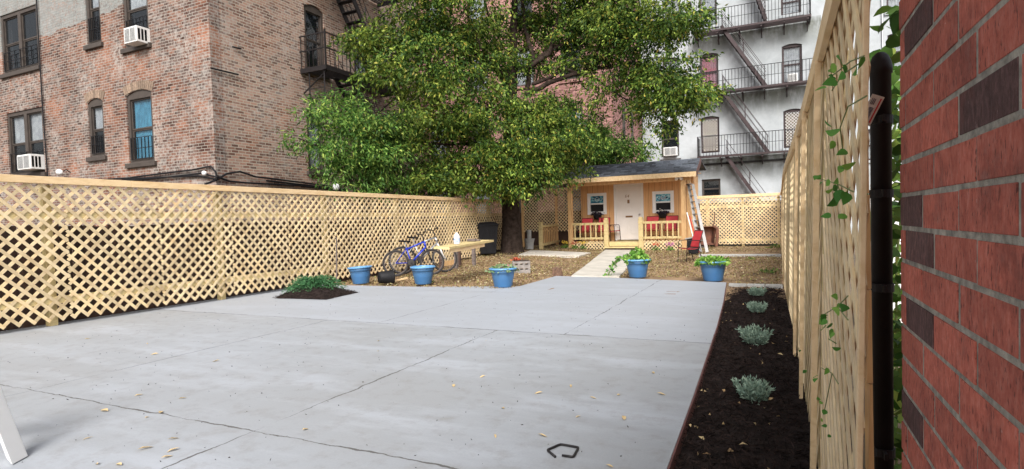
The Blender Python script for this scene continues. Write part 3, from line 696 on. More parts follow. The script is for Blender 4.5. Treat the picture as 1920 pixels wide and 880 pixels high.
ac_unit('Y', WY, (1244,276,1269,292), 'small white air conditioner in the flat window just above the shed roof')
ac_unit('Y', WY, (1477,138,1496,153), 'pale air conditioner in a window behind the middle fire escape rail')
# fire escape: three platforms joined by slanting stairs
wf = empty('fire_escape', (-1, WY, 0), 'maroon and black iron fire escape with three slanting stairs on the white building', 'fire escape')
lv = []
for (x0, y0, x1, y1) in ((1301,62,1520,27), (1308,171,1525,154), (1308,290,1518,284)):
    a = PY(x0, y0, WY-.9); b = PY(x1, y1, WY-.9); lv.append((a.x, b.x, (a.z+b.z)/2))
for a, b, z in lv:
    mb = MB()
    for k in range(9): y = WY-.08-.1*k; mb.beam((a,y,z), (b,y,z), .055, .02)
    mb.beam((a,WY-.92,z-.04), (b,WY-.92,z-.04), .04, .085); mb.beam((a,WY-.02,z-.06), (a,WY-.92,z-.06), .05, .14); mb.beam((b,WY-.02,z-.06), (b,WY-.92,z-.06), .05, .14)
    for k in range(6):
        x = a+.1+(b-a-.2)*k/5; mb.beam((x,WY,z-.13), (x,WY-.9,z-.13), .06, .08); mb.beam((x,WY-.01,z-.45), (x,WY-.55,z-.13), .04, .04)
    mb.build('platform', M['maroon'], wf)
    r = MB()
    for zz in (.45, .92): 
        r.tube([(a,WY-.01,z+zz), (a,WY-.92,z+zz), (b,WY-.92,z+zz), (b,WY-.01,z+zz)], .016 if zz > .5 else .011, 5)
    for k in range(36): x = a+(b-a)*k/35; r.tube([(x,WY-.92,z), (x,WY-.92,z+.92)], .0105, 4)
    for k in range(5):
        for x in (a, b): y = WY-.1-.2*k; r.tube([(x,y,z), (x,y,z+.92)], .0105, 4)
    r.build('railing', M['blackmetal'], wf)
zt = [l[2] for l in lv]
def wx(px, py): return PY(px, py, WY-.5)
for (x0, y0, x1, y1) in ((1353,52,1436,163), (1355,172,1441,287), (1362,293,1452,415), (1400,-60,1436,40)):
    A = wx(x0, y0); B = wx(x1, y1); stair(wf, B, A, .55, M['maroon'], 11, side=(0,1,0))

# ================================================================== FENCES
def lattice(mb, o, u, n, W, H, pitch=.11, sw=.038, th=.008, flip=False, mi=0):
    o = Vector(o); u = Vector(u).normalized(); n = Vector(n).normalized(); z = Vector((0,0,1)); hs = pitch*math.sqrt(2)
    for layer in (0, 1):
        sg = (1 if layer == 0 else -1)*(-1 if flip else 1); nn = n*(th*(.55 if layer == 0 else -.55))
        c = -H+hs*.5*random.random()*0+hs*.25
        while c < W:
            s0, s1 = max(0, c), min(W, c+H)
            if s1-s0 > .03:
                if sg == 1: a = o+u*s0+z*(s0-c); b = o+u*s1+z*(s1-c)
                else: a = o+u*s0+z*(H-(s0-c)); b = o+u*s1+z*(H-(s1-c))
                mb.beam(a+nn, b+nn, sw+random.uniform(-.0015,.0015), th, up=n, ext=.008)
                # beam(): w lies across 'up', h along it
            c += hs
    return mb
# left fence, eleven and a half bays of 1.22 m
fl = empty('lattice_fence', (-8.3, 9, 0), 'long pale pine lattice fence running along the whole left side of the yard', 'fence', None)
XL = -8.3; bays = [-1.92+1.22*k for k in range(17)]
for k in range(16):
    y0 = bays[k]; y1 = bays[k+1]-.006
    if y0 > 17.5: break
    y1 = min(y1, 17.62)
    zb = .07+gz(XL, y0)+.02*random.random(); fl_ = True if (y0 < 5.3 or 6.55 < y0 < 7.7) else False
    mb = MB(); lattice(mb, (XL, y0, zb), (0,1,0), (1,0,0), y1-y0, 1.80-zb, flip=fl_)
    mb.build('lattice_panel', M['pine'], fl)
mb = MB()
for a, b in ((-2,1.7), (1.7,5.0), (5.0,6.6), (6.6,8.2), (8.2,10.9), (10.9,13.4), (13.4,15.9), (15.9,17.62)): mb.box(XL-.06, XL+.034, a, b-.002, 1.80, 1.89)
mb.build('cap_rail', M['pineboard'], fl, bevel=.004)
for z in (1.36, .28):
    mb = MB(); mb.box(XL-.052, XL-.014, -2, 17.6, z, z+.09); mb.build('rail', M['treated'], fl)
for k in range(0, 17, 2):
    y = bays[k]+1.0
    if y < 17.5: mb = MB(); mb.box(XL-.15, XL-.054, y, y+.09, -.1, 1.79); mb.build('post', M['treated'], fl)
# dark old board fence just behind it
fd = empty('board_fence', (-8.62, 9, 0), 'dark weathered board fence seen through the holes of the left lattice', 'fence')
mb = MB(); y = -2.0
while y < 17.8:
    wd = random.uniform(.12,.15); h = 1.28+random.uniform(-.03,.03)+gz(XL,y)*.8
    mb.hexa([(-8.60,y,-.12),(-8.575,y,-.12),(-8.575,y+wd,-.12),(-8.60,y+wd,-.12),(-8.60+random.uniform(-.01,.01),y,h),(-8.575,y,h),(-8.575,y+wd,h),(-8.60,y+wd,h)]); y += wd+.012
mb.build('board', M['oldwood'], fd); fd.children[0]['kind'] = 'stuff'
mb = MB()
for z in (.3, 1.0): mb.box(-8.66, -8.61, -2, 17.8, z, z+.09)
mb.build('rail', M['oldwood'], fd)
# back fence right of the shed
XB0, XB1, YB = -2.45, .12, 21.0
fbk = empty('lattice_fence', (-1.2, YB, .08), 'pale lattice fence across the back of the yard right of the shed', 'fence')
for k in range(3):
    x0 = XB0+k*.86; mb = MB(); lattice(mb, (x0, YB, .16), (1,0,0), (0,-1,0), min(.85, XB1-x0), 1.60, pitch=.088, sw=.031, flip=bool(k % 2)); mb.build('lattice_panel', M['pine'], fbk)
mb = MB(); mb.box(XB0-.3, XB1, YB-.03, YB+.06, 1.77, 1.87); mb.build('cap_rail', M['pineboard'], fbk, bevel=.004)
mb = MB(); mb.box(XB0, XB1, YB+.014, YB+.05, 1.42, 1.51); mb.box(XB0, XB1, YB+.014, YB+.05, .25, .34); mb.build('rail', M['treated'], fbk)
for x in (XB0+.2, -1.1, XB1-.1): mb = MB(); mb.box(x, x+.09, YB+.052, YB+.14, 0, 1.76); mb.build('post', M['treated'], fbk)
mb = MB(); mb.box(XB0-.4, 1.5, YB+.25, YB+.4, -.1, 1.62); o = mb.build('stone_wall', M['stone']); tag(o, 'dark grey stone wall close behind the back lattice fence', 'wall')
# lattice screen and low railing at the back left
fs = empty('lattice_screen', (-7.4, 20.4, .2), 'shaded lattice screen between the tree trunk and the shed', 'fence')
YS = 20.4; a = PY(981,360,YS).x; b = PY(1040,357,YS).x; c_ = PY(1078,357,YS).x; zt_ = PY(1020,356,YS).z
for x0, x1, fp_ in ((a, b, False), (b+.09, c_+.3, True)): mb = MB(); lattice(mb, (x0,YS,.75), (1,0,0), (0,-1,0), x1-x0, zt_-.8, pitch=.09, sw=.030, flip=fp_); mb.build('lattice_panel', M['pine'], fs)
mb = MB(); mb.box(a, c_+.3, YS-.03, YS+.05, zt_-.05, zt_+.04); mb.build('cap_rail', M['pineboard'], fs)
for x in (a-.09, b, c_+.31): mb = MB(); mb.box(x, x+.088, YS-.04, YS+.05, 0, zt_-.052); mb.build('post', M['cedar'], fs)
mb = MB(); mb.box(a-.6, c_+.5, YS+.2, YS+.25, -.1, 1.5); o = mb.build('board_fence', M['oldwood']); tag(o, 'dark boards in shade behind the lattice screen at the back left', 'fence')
fr_ = empty('wooden_railing', (-7, 18.6, .15), 'low wooden railing with thick newel post left of the shed', 'railing')
A = G(1015,470,.15); B = G(1066,460,.1); nb = 17
mb = MB(); mb.box(A.x-.06, A.x+.06, A.y-.06, A.y+.06, .1, 1.08); mb.box(A.x-.075, A.x+.075, A.y-.075, A.y+.075, 1.082, 1.12); mb.build('newel_post', M['treated'], fr_, bevel=.006)
mb = MB(); mb.beam((A.x+.06,A.y,.98), (B.x,B.y,.98), .05, .08); mb.beam((A.x+.06,A.y,.35), (B.x,B.y,.35), .05, .08); mb.build('rail', M['treated'], fr_)
mb = MB()
for k in range(nb): q = A.lerp(B, (k+.8)/nb); mb.beam((q.x,q.y-.03,.36), (q.x,q.y-.03,.97), .035, .035)
mb.build('baluster', M['cedar'], fr_)

# right fence: bays of 1.22 m, almost edge-on
fr2 = empty('lattice_fence', (.18, 5, 0), 'tall pale lattice fence seen almost edge-on beside the near brick wall', 'fence')
pts = [(.150,1.42), (.156,2.70), (.155,3.98), (.15,5.2), (.14,6.4), (.125,7.6), (.11,8.8), (.10,10.0), (.10,11.3), (.10,12.6), (.11,14.0), (.115,15.4), (.12,16.8), (.12,18.2), (.12,19.6), (.12,20.95)]
LEAN = .02
def leanb(mb):
    mb.v = [(x+LEAN*z, y, z) for x, y, z in mb.v]; return mb
for k in range(len(pts)-1):
    (x0, y0), (x1, y1) = pts[k], pts[k+1]; u = Vector((x1-x0, y1-y0, 0)); L_ = u.length; n = Vector((-u.y, u.x, 0)).normalized()
    zb = -.02 if k else -.15; zg = .0
    mb = MB(); lattice(mb, (x0, y0+.02, zb+.02), u, n, L_-.03, 1.78-zb, pitch=.11, sw=.036, th=.0055, flip=bool(k % 2)); leanb(mb).build('lattice_panel', M['pine'], fr2)
    pm = MB(); pm.box(x1-.005, x1+.085, y1-.045, y1+.045, -.12, 1.80); leanb(pm).build('post', M['treated'], fr2, bevel=.004)
    if k == 0 or k == 1 or k == 2: pm = MB(); pm.box(x1-.040, x1-.018, y1-.02, y1+.022, -.02-.0*k, 1.78); leanb(pm).build('batten', M['pineboard'], fr2)
pm = MB(); pm.box(.138, .150, 1.40, 1.425, -.1, 1.9); leanb(pm).build('batten', M['pineboard'], fr2, bevel=.002)
cm2 = MB()
for k in range(len(pts)-1):
    (x0, y0), (x1, y1) = pts[k], pts[k+1]
    cm2.beam((x0-.02+LEAN*1.78, y0, 1.82), (x1-.02+LEAN*1.78, y1-.003, 1.82), .022, .09)
    cm2.beam((x0+.035+LEAN*1.78, y0, 1.878), (x1+.035+LEAN*1.78, y1-.003, 1.878), .12, .02)
cm2.build('cap_rail', M['pineboard'], fr2)
for z in (.3, 1.2):
    mb = MB()
    for k in range(1, len(pts)-1): mb.beam((pts[k][0]+.045, pts[k][1]+.05, z), (pts[k+1][0]+.045, pts[k+1][1]-.05, z), .035, .085)
    leanb(mb).build('rail', M['treated'], fr2)

# steel terminal post of the chain-link fence
cp_ = empty('fence_post', (.274, 1.93, -.16), 'black steel pipe post with domed cap between the lattice and the brick wall', 'post')
q = (.274, 1.93)
mb = MB(); mb.lathe([(.0,-.16),(.0265,-.16),(.0265,1.54),(.030,1.542),(.030,1.56),(.027,1.574),(.020,1.592),(.010,1.602),(0,1.605)], 20, (q[0],q[1],0)); mb.build('pipe', M['blackmetal'], cp_, smooth=True)
for z in (1.41, 1.20, .93, .45):
    mb = MB(); mb.lathe([(.0268,z-.012),(.0305,z-.012),(.0305,z+.012),(.0268,z+.012)], 20, (q[0],q[1],0)); mb.box(q[0]-.004, q[0]+.004, q[1]-.055, q[1]-.03, z-.010, z+.010)
    mb.build('clamp', M['blackmetal'], cp_)
mb = MB(); mb.beam((q[0]-.045,q[1]-.034,1.40), (q[0]-.01,q[1]-.036,1.475), .032, .004, up=(0,1,0)); o = mb.build('price_tag', M['sticker'], None)
o['label'] = 'small white and red sticker label on the scrap wood by the black pipe post'; o['category'] = 'sticker'
d = (Vector((q[0]-.01,q[1]-.036,1.475))-Vector((q[0]-.045,q[1]-.034,1.40))).normalized(); sd_ = Vector((d.z,0,-d.x)); o0 = Vector((q[0]-.045,q[1]-.0375,1.40))
mb = MB(); mb.beam(o0+sd_*.010+d*.006, o0+sd_*.010+d*.076, .004, .002, up=(0,1,0)); mb.build('red_stripe', M['stickred'], o)
mb = MB()
for k in range(9): s = .018+k*.0035; mb.beam(o0-sd_*.008+d*s, o0+sd_*.003+d*s, .0018, .0016, up=(0,1,0))
for k in range(3): mb.beam(o0-sd_*(.002+.004*k)+d*.055, o0-sd_*(.002+.004*k)+d*.072, .0018, .0016, up=(0,1,0))
mb.build('print', M['stickdark'], o)
mb = MB()
for k in range(7):
    z = -.1+k*.26; x = .212+.010*random.random(); mb.hexa([(x,1.8,z),(x+.014,1.8,z),(x+.014,1.86,z),(x,1.86,z),(x+.006,1.8,z+.255),(x+.012,1.8,z+.255),(x+.016,1.86,z+.255),(x,1.86,z+.255)])
o = mb.build('scrap_board', M['cedar']); tag(o, 'splintered brown board standing between the lattice end and the pipe post', 'board')

# --- near brick wall
nb_ = empty('brick_wall', (.35, .5, -.16), 'red face brick wall with dark purple bricks at the right edge, very close', 'wall')
XW, YE, CH, BL = .229, 1.381, .0655, .218
darks = [(1860,190),(1720,50),(1712,400),(1735,470),(1735,609),(1712,765),(1728,835)]
dk = [PX(x, y, XW) for x, y in darks]
# course line heights from the photograph's mortar line at eye level
zref = PX(1690,367,XW).z
red_ = MB(); drk = MB(); rows = range(-20, 24)
for r_ in rows:
    z0 = zref+r_*CH+.0045; z1 = z0+CH-.009; y = YE-(.0 if r_ % 2 == 0 else .102); first = True
    yy = YE
    lens = [.19 if r_ % 2 else .052]
    while yy > -1.4:
        L_ = lens.pop(0) if lens else BL
        y1_ = yy; y0_ = yy-L_+.0095
        jz = random.uniform(-.0008,.0008); jx = random.uniform(-.001,.0012)
        isd = any(y0_ <= d_.y <= y1_ and z0-.004 <= d_.z <= z1+.004 for d_ in dk) or (y0_ < .35 and random.random() < .13)
        (drk if isd else red_).box(XW+jx, XW+.09, y0_, y1_, z0+jz, z1+jz)
        yy -= L_
for mb_, mt in ((red_, 'facered'), (drk, 'facedark')):
    mb_.build('brickwork', M[mt], nb_, bevel=.0012)
mb = MB(); mb.box(XW+.0016, XW+.10, -1.4, YE-.004, zref-20*CH-.2, zref+24*CH); mb.build('mortar_bed', M['mortar'], nb_)
mb = MB(); mb.box(XW+.101, XW+2.2, -1.4, YE-.006, -.16, 2.9); mb.build('wall_core', M['facered'], nb_)

# ================================================================== SHED
SY = 19.0; sh = empty('garden_shed', (-4.6, SY+1.2, .05), 'small new cedar coloured shed with covered porch, white door and dark shingled roof', 'shed')
XA, XZ = -6.62, -2.50; XBk = SY+2.4; DK = .36; WYS = SY+1.15   # deck height, wall plane
def sx_(px, Y=SY): return PY(px, 420, Y).x
mb = MB(); d0, d1 = -5.33, -4.36
wr = [(*rect('Y', WYS, 1103,364,1136,401),), (*rect('Y', WYS, 1225,360,1262,398),)]
dr = rect('Y', WYS, 1153,346,1206,457)
wall_holes(mb, 'Y', WYS, XA+.05, XZ-.05, .05, 2.62, [[dr[0], dr[1], DK, dr[3]], list(wr[0]), list(wr[1])], th=.1)
mb.box(XA+.05, XA+.15, WYS+.101, XBk, .05, 2.62); mb.box(XZ-.15, XZ-.05, WYS+.101, XBk, .05, 2.62); mb.box(XA+.151, XZ-.151, XBk-.1, XBk, .05, 2.62)
for x in (XA+.05, XZ-.15):    # gable infill
    n = len(mb.v); mb.v += [(x,SY+.1,2.62),(x,XBk,2.62),(x,SY+.85,2.98),(x+.1,SY+.1,2.62),(x+.1,XBk,2.62),(x+.1,SY+.85,2.98)]; mb.f += [(n,n+1,n+2),(n+3,n+5,n+4),(n,n+2,n+5,n+3),(n+1,n+4,n+5,n+2),(n,n+3,n+4,n+1)]; mb.mi += [0]*5
mb.build('wall', M['ply'], sh)
mb = MB(); mb.box(XA, XZ, SY+.02, WYS-.001, DK-.06, DK); mb.build('deck', M['treated'], sh)
# posts
for x0, x1 in ((XA-.06, XA+.10), (XZ-.30, XZ-.14), (XZ-.10, XZ-.0)):
    mb = MB(); mb.box(x0, x1, SY-.05, SY+.09, .03, 2.33); mb.build('post', M['cedar'], sh, bevel=.006)
mb = MB(); mb.box(XA-.04, XZ+.0, SY-.03, SY+.07, 2.331, 2.50); mb.build('header_beam', M['cedar'], sh)
# roof
ez, rz_ = 2.55, 3.06; ey, ry = SY-.32, SY+.85; by = XBk+.2; xa, xb = XA-.12, XZ+.22
mb = MB(); th = .035
mb.hexa([(xa,ey,ez),(xb,ey,ez),(xb,ry,rz_),(xa,ry,rz_),(xa,ey,ez+th),(xb,ey,ez+th),(xb,ry,rz_+th),(xa,ry,rz_+th)])
mb.hexa([(xa,ry+.001,rz_),(xb,ry+.001,rz_),(xb,by,rz_-.25),(xa,by,rz_-.25),(xa,ry+.001,rz_+th),(xb,ry+.001,rz_+th),(xb,by,rz_-.25+th),(xa,by,rz_-.25+th)])
rf = mb.build('roof', M['shingle'], sh)
# raised shingle courses
mb = MB(); nrow = 9; sl = (rz_-ez)/(ry-ey)
for k in range(nrow):
    y0 = ey+(ry-ey)*k/nrow; x = xa-(.1 if k % 2 else 0)
    while x < xb:
        wdt = random.choice((.16,.2,.25,.3)); xx0, xx1 = max(xa, x), min(xb, x+wdt-.008); hgt = random.choice((.006,.010,.015))
        if xx1-xx0 > .03:
            ya_, yb_ = y0-.01, y0+(ry-ey)/nrow*1.0; za_, zb_ = ez+(ya_-ey)*sl+th+.001, ez+(yb_-ey)*sl+th+.001
            mb.hexa([(xx0,ya_,za_),(xx1,ya_,za_),(xx1,yb_,zb_),(xx0,yb_,zb_),(xx0,ya_,za_+hgt+.008),(xx1,ya_,za_+hgt+.008),(xx1,yb_,zb_+.002),(xx0,yb_,zb_+.002)])
        x += wdt
mb.build('shingles', M['shingle2'] if 'shingle2' in M else pbr('shingle_tab', (.105,.12,.145), .9, .3, 20, island=.6), rf)
mb = MB(); mb.box(xa, xb, ey-.03, ey-.002, ez-.13, ez+.025); mb.build('fascia', M['pineboard'], sh)
mb = MB(); mb.hexa([(xb+.001,ey,ez-.14),(xb+.03,ey,ez-.14),(xb+.03,ry,rz_-.14),(xb+.001,ry,rz_-.14),(xb+.001,ey,ez+.03),(xb+.03,ey,ez+.03),(xb+.03,ry,rz_+.03),(xb+.001,ry,rz_+.03)]); mb.build('rake_board', pbr('dark_rake', (.10,.05,.045), .8), sh)
mb = MB(); mb.hexa([(xa+.02,ey+.01,ez-.03),(xb-.02,ey+.01,ez-.03),(xb-.02,WYS-.01,ez+.05),(xa+.02,WYS-.01,ez+.05),(xa+.02,ey+.01,ez-.01),(xb-.02,ey+.01,ez-.01),(xb-.02,WYS-.01,ez+.07),(xa+.02,WYS-.01,ez+.07)]); mb.build('soffit', M['ply'], sh)
# door
x0, x1, z0, z1 = dr[0], dr[1], DK+.01, dr[3]
fm = MB(); fb(fm, 'Y', WYS, x0-.02, x0+.05, -.06, .035, z0, z1+.02); fb(fm, 'Y', WYS, x1-.05, x1+.02, -.06, .035, z0, z1+.02); fb(fm, 'Y', WYS, x0+.05, x1-.05, -.06, .035, z1-.05, z1+.02); fm.build('door_frame', M['trimwhite'], sh)
dm = MB(); a, b = x0+.053, x1-.053; zt2 = z1-.053; fb(dm, 'Y', WYS, a, b, -.05, -.01, z0+.02, zt2); door = dm.build('door', M['door'], sh, bevel=.003)
pm = MB(); Wd = b-a; Hd = zt2-z0
def ringp(mb, u0, u1, v0, v1, t=.016, n0=-.0095, n1=.003):
    fb(mb, 'Y', WYS, u0, u0+t, n0, n1, v0, v1); fb(mb, 'Y', WYS, u1-t, u1, n0, n1, v0, v1); fb(mb, 'Y', WYS, u0+t, u1-t, n0, n1, v0, v0+t); fb(mb, 'Y', WYS, u0+t, u1-t, n0, n1, v1-t, v1)
for ux in (.14, .55):
    for v0, v1 in ((.12,.37), (.44,.74), (.78,.90)):
        ringp(pm, a+Wd*ux, a+Wd*(ux+.30), z0+Hd*v0, z0+Hd*v1)
pm.build('door_panel', M['door'], door, bevel=.004)
mb = MB(); zc = z0+Hd*.42; fb(mb, 'Y', WYS, (a+b)/2-.12, (a+b)/2+.13, -.009, .006, zc, zc+.065); mb.build('mail_slot', M['brass'], door)
mb = MB(); zc = z0+Hd*.70; fb(mb, 'Y', WYS, (a+b)/2-.045, (a+b)/2+.03, -.009, .008, zc-.04, zc+.09); mb.build('knocker', M['brass'], door)
mb = MB(); mb.lathe([(0,.0),(.03,.0),(.03,.02),(.015,.03),(.03,.05),(.03,.07),(0,.08)], 12, (b-.07, WYS+.012, z0+Hd*.47), axis=Matrix.Rotation(R(90), 3, 'X')); mb.build('door_knob', M['steel'], door, smooth=True)
# house number 84 and a faint third mark
fc = bpy.data.curves.new('number_text', 'FONT'); fc.body = '84'; fc.size = .155; fc.extrude = .004; fc.shear = .25
to = bpy.data.objects.new('tmp_number', fc); col.objects.link(to); dg = bpy.context.evaluated_depsgraph_get(); me = bpy.data.meshes.new_from_object(to.evaluated_get(dg)); bpy.data.objects.remove(to)
no = bpy.data.objects.new('house_number', me); col.objects.link(no); me.materials.clear(); me.materials.append(M['brass']); no.parent = door
rt = Matrix.Rotation(R(90), 4, 'X'); me.transform(Matrix.Translation(Vector(((a+b)/2-.14, WYS+.004, z0+Hd*.785))-Vector(WL['garden_shed'])) @ rt)
mb = MB(); zc = z0+Hd*.80; fb(mb, 'Y', WYS, (a+b)/2+.075, (a+b)/2+.095, -.009, .004, zc-.0, zc+.03); fb(mb, 'Y', WYS, (a+b)/2+.085, (a+b)/2+.105, -.0085, .0045, zc-.03, zc-.01); mb.build('number_mark', M['sticker'], door)
# windows of the shed
for (u0, u1, v0, v1) in wr:
    m1 = MB(); t_ = .085
    for q_ in ((u0-.03,u0+t_,v0-.03,v1+.03), (u1-t_,u1+.03,v0-.03,v1+.03), (u0+t_,u1-t_,v0-.03,v0+t_-.01), (u0+t_,u1-t_,v1-t_+.01,v1+.03)): fb(m1, 'Y', WYS, q_[0], q_[1], -.06, .03, q_[2], q_[3])
    vm = v0+(v1-v0)*.5; fb(m1, 'Y', WYS, u0+t_, u1-t_, -.05, .015, vm-.025, vm+.025)
    wo = m1.build('window', M['whitepaint'], sh, bevel=.004)
    g = MB(); fb(g, 'Y', WYS, u0+t_, u1-t_, -.045, -.035, vm+.025, v1-t_+.01); g.build('stained_pane', M['artglass'], wo)
    g = MB(); fb(g, 'Y', WYS, u0+t_, u1-t_, -.045, -.035, v0+t_-.01, vm-.025); g.build('pane', M['unlitblack'], wo)
    g = MB()   # leaded curls over the coloured pane
    uc, vc = (u0+u1)/2, (vm+v1)/2-.02
    for s in (-1, 1):
        g.tube([(uc+s*.20*math.cos(k*.5-.2), WYS+.03, vc+.055*math.sin(k*1.0)) for k in range(8)], .004, 4)
    g.tube([(uc+.075*math.cos(k*math.pi/6), WYS+.028, vc+.07*math.sin(k*math.pi/6)) for k in range(13)], .005, 4)
    g.build('leading', M['whitepaint'], wo)
# porch railings, newels, lattice skirt, step
nl0, nl1 = sx_(1137), sx_(1202)
for nx_ in (nl0, nl1):
    mb = MB(); mb.box(nx_-.075, nx_+.075, SY-.10, SY+.04, .02, 1.14); mb.box(nx_-.06, nx_+.06, SY-.09, SY+.03, 1.141, 1.19); mb.box(nx_-.085, nx_+.085, SY-.11, SY+.05, 1.0, 1.03); mb.build('newel_post', M['treated'], sh, bevel=.008)
for (ra, rb) in ((XA+.10, nl0-.076), (nl1+.076, XZ-.305)):
    mb = MB(); mb.box(ra, rb, SY-.03, SY+.03, .96, 1.04); mb.box(ra, rb, SY-.03, SY+.03, .46, .53); mb.build('handrail', M['treated'], sh)
    k = int((rb-ra)/.17)
    for i in range(k): x = ra+(rb-ra)*(i+.5)/k; mb = MB(); mb.box(x-.019, x+.019, SY-.07, SY-.031, .45, 1.035); mb.build('baluster', M['treated'], sh)
    mb = MB(); lattice(mb, (ra, SY-.01, .03), (1,0,0), (0,-1,0), rb-ra, .36, pitch=.085, sw=.032); mb.build('lattice_skirt', M['pine'], sh)
    mb = MB(); mb.box(ra, rb, SY+.06, SY+.08, .0, .3); mb.build('skirt_shade', M['unlitblack'], sh)  # black sheet painted in as the shade below the porch deck
mb = MB(); mb.box(nl0+.09, nl1-.09, SY-.02, SY+.02, .22, DK-.002); mb.box(nl0-.02, nl1-.06, SY-.36, SY-.021, .17, .205); mb.build('step', M['treated'], sh)
mb = MB(); mb.box(nl0+.0, nl1-.08, SY-.30, SY-.24, .03, .168); mb.build('step_riser', M['oldwood'], sh)
# twin floodlight under the right eave
sl_ = MB(); cx_ = PY(1273,337,SY-.1).x
sl_.box(cx_-.03, cx_+.03, SY-.09, SY-.03, 2.36, 2.42); fo = sl_.build('floodlight', M['black'], sh)
for s, n_ in ((-1, 0), (1, 1)):
    mb = MB(); mb.lathe([(0,0),(.05,0),(.055,.1),(.045,.13),(0,.13)], 12, (cx_+s*.09, SY-.08, 2.37), axis=Matrix.Rotation(R(65), 3, 'X') @ Matrix.Rotation(R(-20*s), 3, 'Y')); mb.build('lamp_head', M['whitepaint'], fo, smooth=True)

# ================================================================== TREES
def limb(mb, pts, r0, r1, n=9):
    P = [Vector(p) for p in pts]; out = []
    for i in range(len(P)-1):
        for k in range(4):
            t_ = k/4; q_ = P[i].lerp(P[i+1], t_); out.append(q_+Vector((random.uniform(-1,1),random.uniform(-1,1),random.uniform(-.5,.5)))*.045)
    out.append(P[-1]); m_ = len(out); mb.tube(out, [r0+(r1-r0)*(i/(m_-1))**.8 for i in range(m_)], n, cap=False)
def cl(px, py, rx, ry, Y=None, X=None, dens=1.0, dz=1.0):
    p_ = PY(px, py, Y) if Y else PX(px, py, X)
    z = abs(float(np.dot(np.array(p_)-np.array([0,0,EYE]), F))); k = z/FPX
    return (p_, rx*k, min(rx,ry*1.3)*k*dz, ry*k, dens)
TX, TY = -7.75, 16.5
tree = empty('shade_tree', (TX, TY, .15), 'big spreading shade tree with dark trunk and yellowing green crown above the trash bin', 'tree')
main = [(1120,60,55,35,17.2),(1165,60,45,30,16.9),(990,60,30,28,17.5),(1075,25,40,28,17.3),(905,60,30,40,15.8),(1062,318,34,15,17.4),(1035,300,30,18,16.8),(985,205,45,35,15.9),(1085,115,45,30,16.8),(1215,110,40,24,16.8),(690,75,28,28,13.0),(840,345,70,22,14.2),(975,345,50,22,15.4),(960,120,25,25,16.5),(800,10,70,45,13.2),(870,25,70,50,14),(745,70,55,45,13),(800,95,75,50,13.4),(880,110,50,45,14.5),(720,125,45,35,12.8),(770,165,75,45,13.2),(850,180,70,48,14),(918,195,48,40,15),
 (820,245,75,42,13.6),(890,255,70,48,14.5),(950,265,55,42,15),(745,235,50,38,13),(905,145,32,35,15.5),
 (870,318,80,36,14.6),(795,305,60,38,13.6),(950,320,60,36,15.2),(1010,330,48,20,15.6),(900,352,75,14,14.8),(985,285,50,35,15.5),
 (1010,20,45,30,17),(1060,30,50,40,17.5),(1010,95,40,35,17.3),(1050,115,45,38,17.5),(1090,60,40,32,17),(1130,25,75,42,16.5),(1200,35,62,40,16.5),(1262,28,50,34,16.3),(1185,85,50,30,16.8),(1240,62,40,26,16.4),(1140,105,40,22,17),
 (1040,195,55,26,16.5),(1035,240,62,34,15.8),(1095,245,48,32,16.4),(1020,285,60,32,15.6),(1150,150,45,26,17.2),(1185,190,38,32,17.2),
 (1255,145,45,34,16.5),(1232,190,38,36,16.7),(1285,182,30,32,16.3),(1245,238,18,22,16.6),(1210,150,32,30,17),(760,-60,90,50,13.5),(880,-70,100,50,15),(1010,-70,100,50,16.5),(1150,-60,100,50,16.5)]
sparse = {(1085,115),(1215,110),(1185,85),(1040,195),(1010,95),(1050,115),(1010,20),(930,30),(1150,150),(1140,105),(905,145),(1060,30),(1185,190)}
CL = []
for c in main:
    CL.append(cl(c[0], c[1], c[2], c[3], Y=c[4], dens=.42 if (c[0],c[1]) in sparse else 1.0, dz=1.3))
    for k in range(4):   # satellites: an uneven outline
        an = random.uniform(0, 6.28); CL.append(cl(c[0]+c[2]*.85*math.cos(an), c[1]+c[3]*.85*math.sin(an), c[2]*.42, c[3]*.38, Y=c[4]+random.uniform(-.9,.9), dens=.42 if (c[0],c[1]) in sparse else 1.0))
def tiers(CL):
  TIERS = []
  for (c, rx, ry, rz, dn) in CL:     # every mass of the crown is a stack of flat leafy tiers with dark gaps between them
    if min(rx, rz) < .3: TIERS.append((c, rx, ry*.8, rz*.7, dn*1.1)); continue
    for k in range(max(3, int(5.0*rx*rz))):
        q_ = rng.normal(size=3); q_ /= np.linalg.norm(q_); q_ *= random.uniform(.35,.95); rr = random.uniform(.38,.72)
        TIERS.append((Vector((c[0]+q_[0]*rx, c[1]+q_[1]*ry, c[2]+q_[2]*rz)), rr*1.15, rr, rr*random.uniform(.24,.38), dn*random.uniform(.9,1.35)))
  return TIERS
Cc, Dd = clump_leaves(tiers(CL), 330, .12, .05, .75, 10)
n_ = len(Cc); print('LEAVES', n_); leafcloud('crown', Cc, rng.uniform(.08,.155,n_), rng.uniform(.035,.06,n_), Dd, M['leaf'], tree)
mb = MB()
trunk = [(TX,TY,.05),(TX+.02,TY,1.2),(TX-.02,TY,2.6),(TX+.03,TY,4.2),(TX+.1,TY,6),(TX+.15,TY+.1,8),(TX+.2,TY+.2,10.2)]
mb.tube([(TX,TY,-.05),(TX,TY,.3),(TX+.02,TY,1.2),(TX-.02,TY,2.4),(TX+.05,TY,3.6),(TX+.12,TY,4.8),(TX+.2,TY,6.2),(TX+.3,TY+.1,8),(TX+.35,TY+.2,10.4)], [.50,.36,.30,.26,.23,.19,.16,.10,.05], 14, cap=False)
def at(px, py, Y): return tuple(PY(px, py, Y))
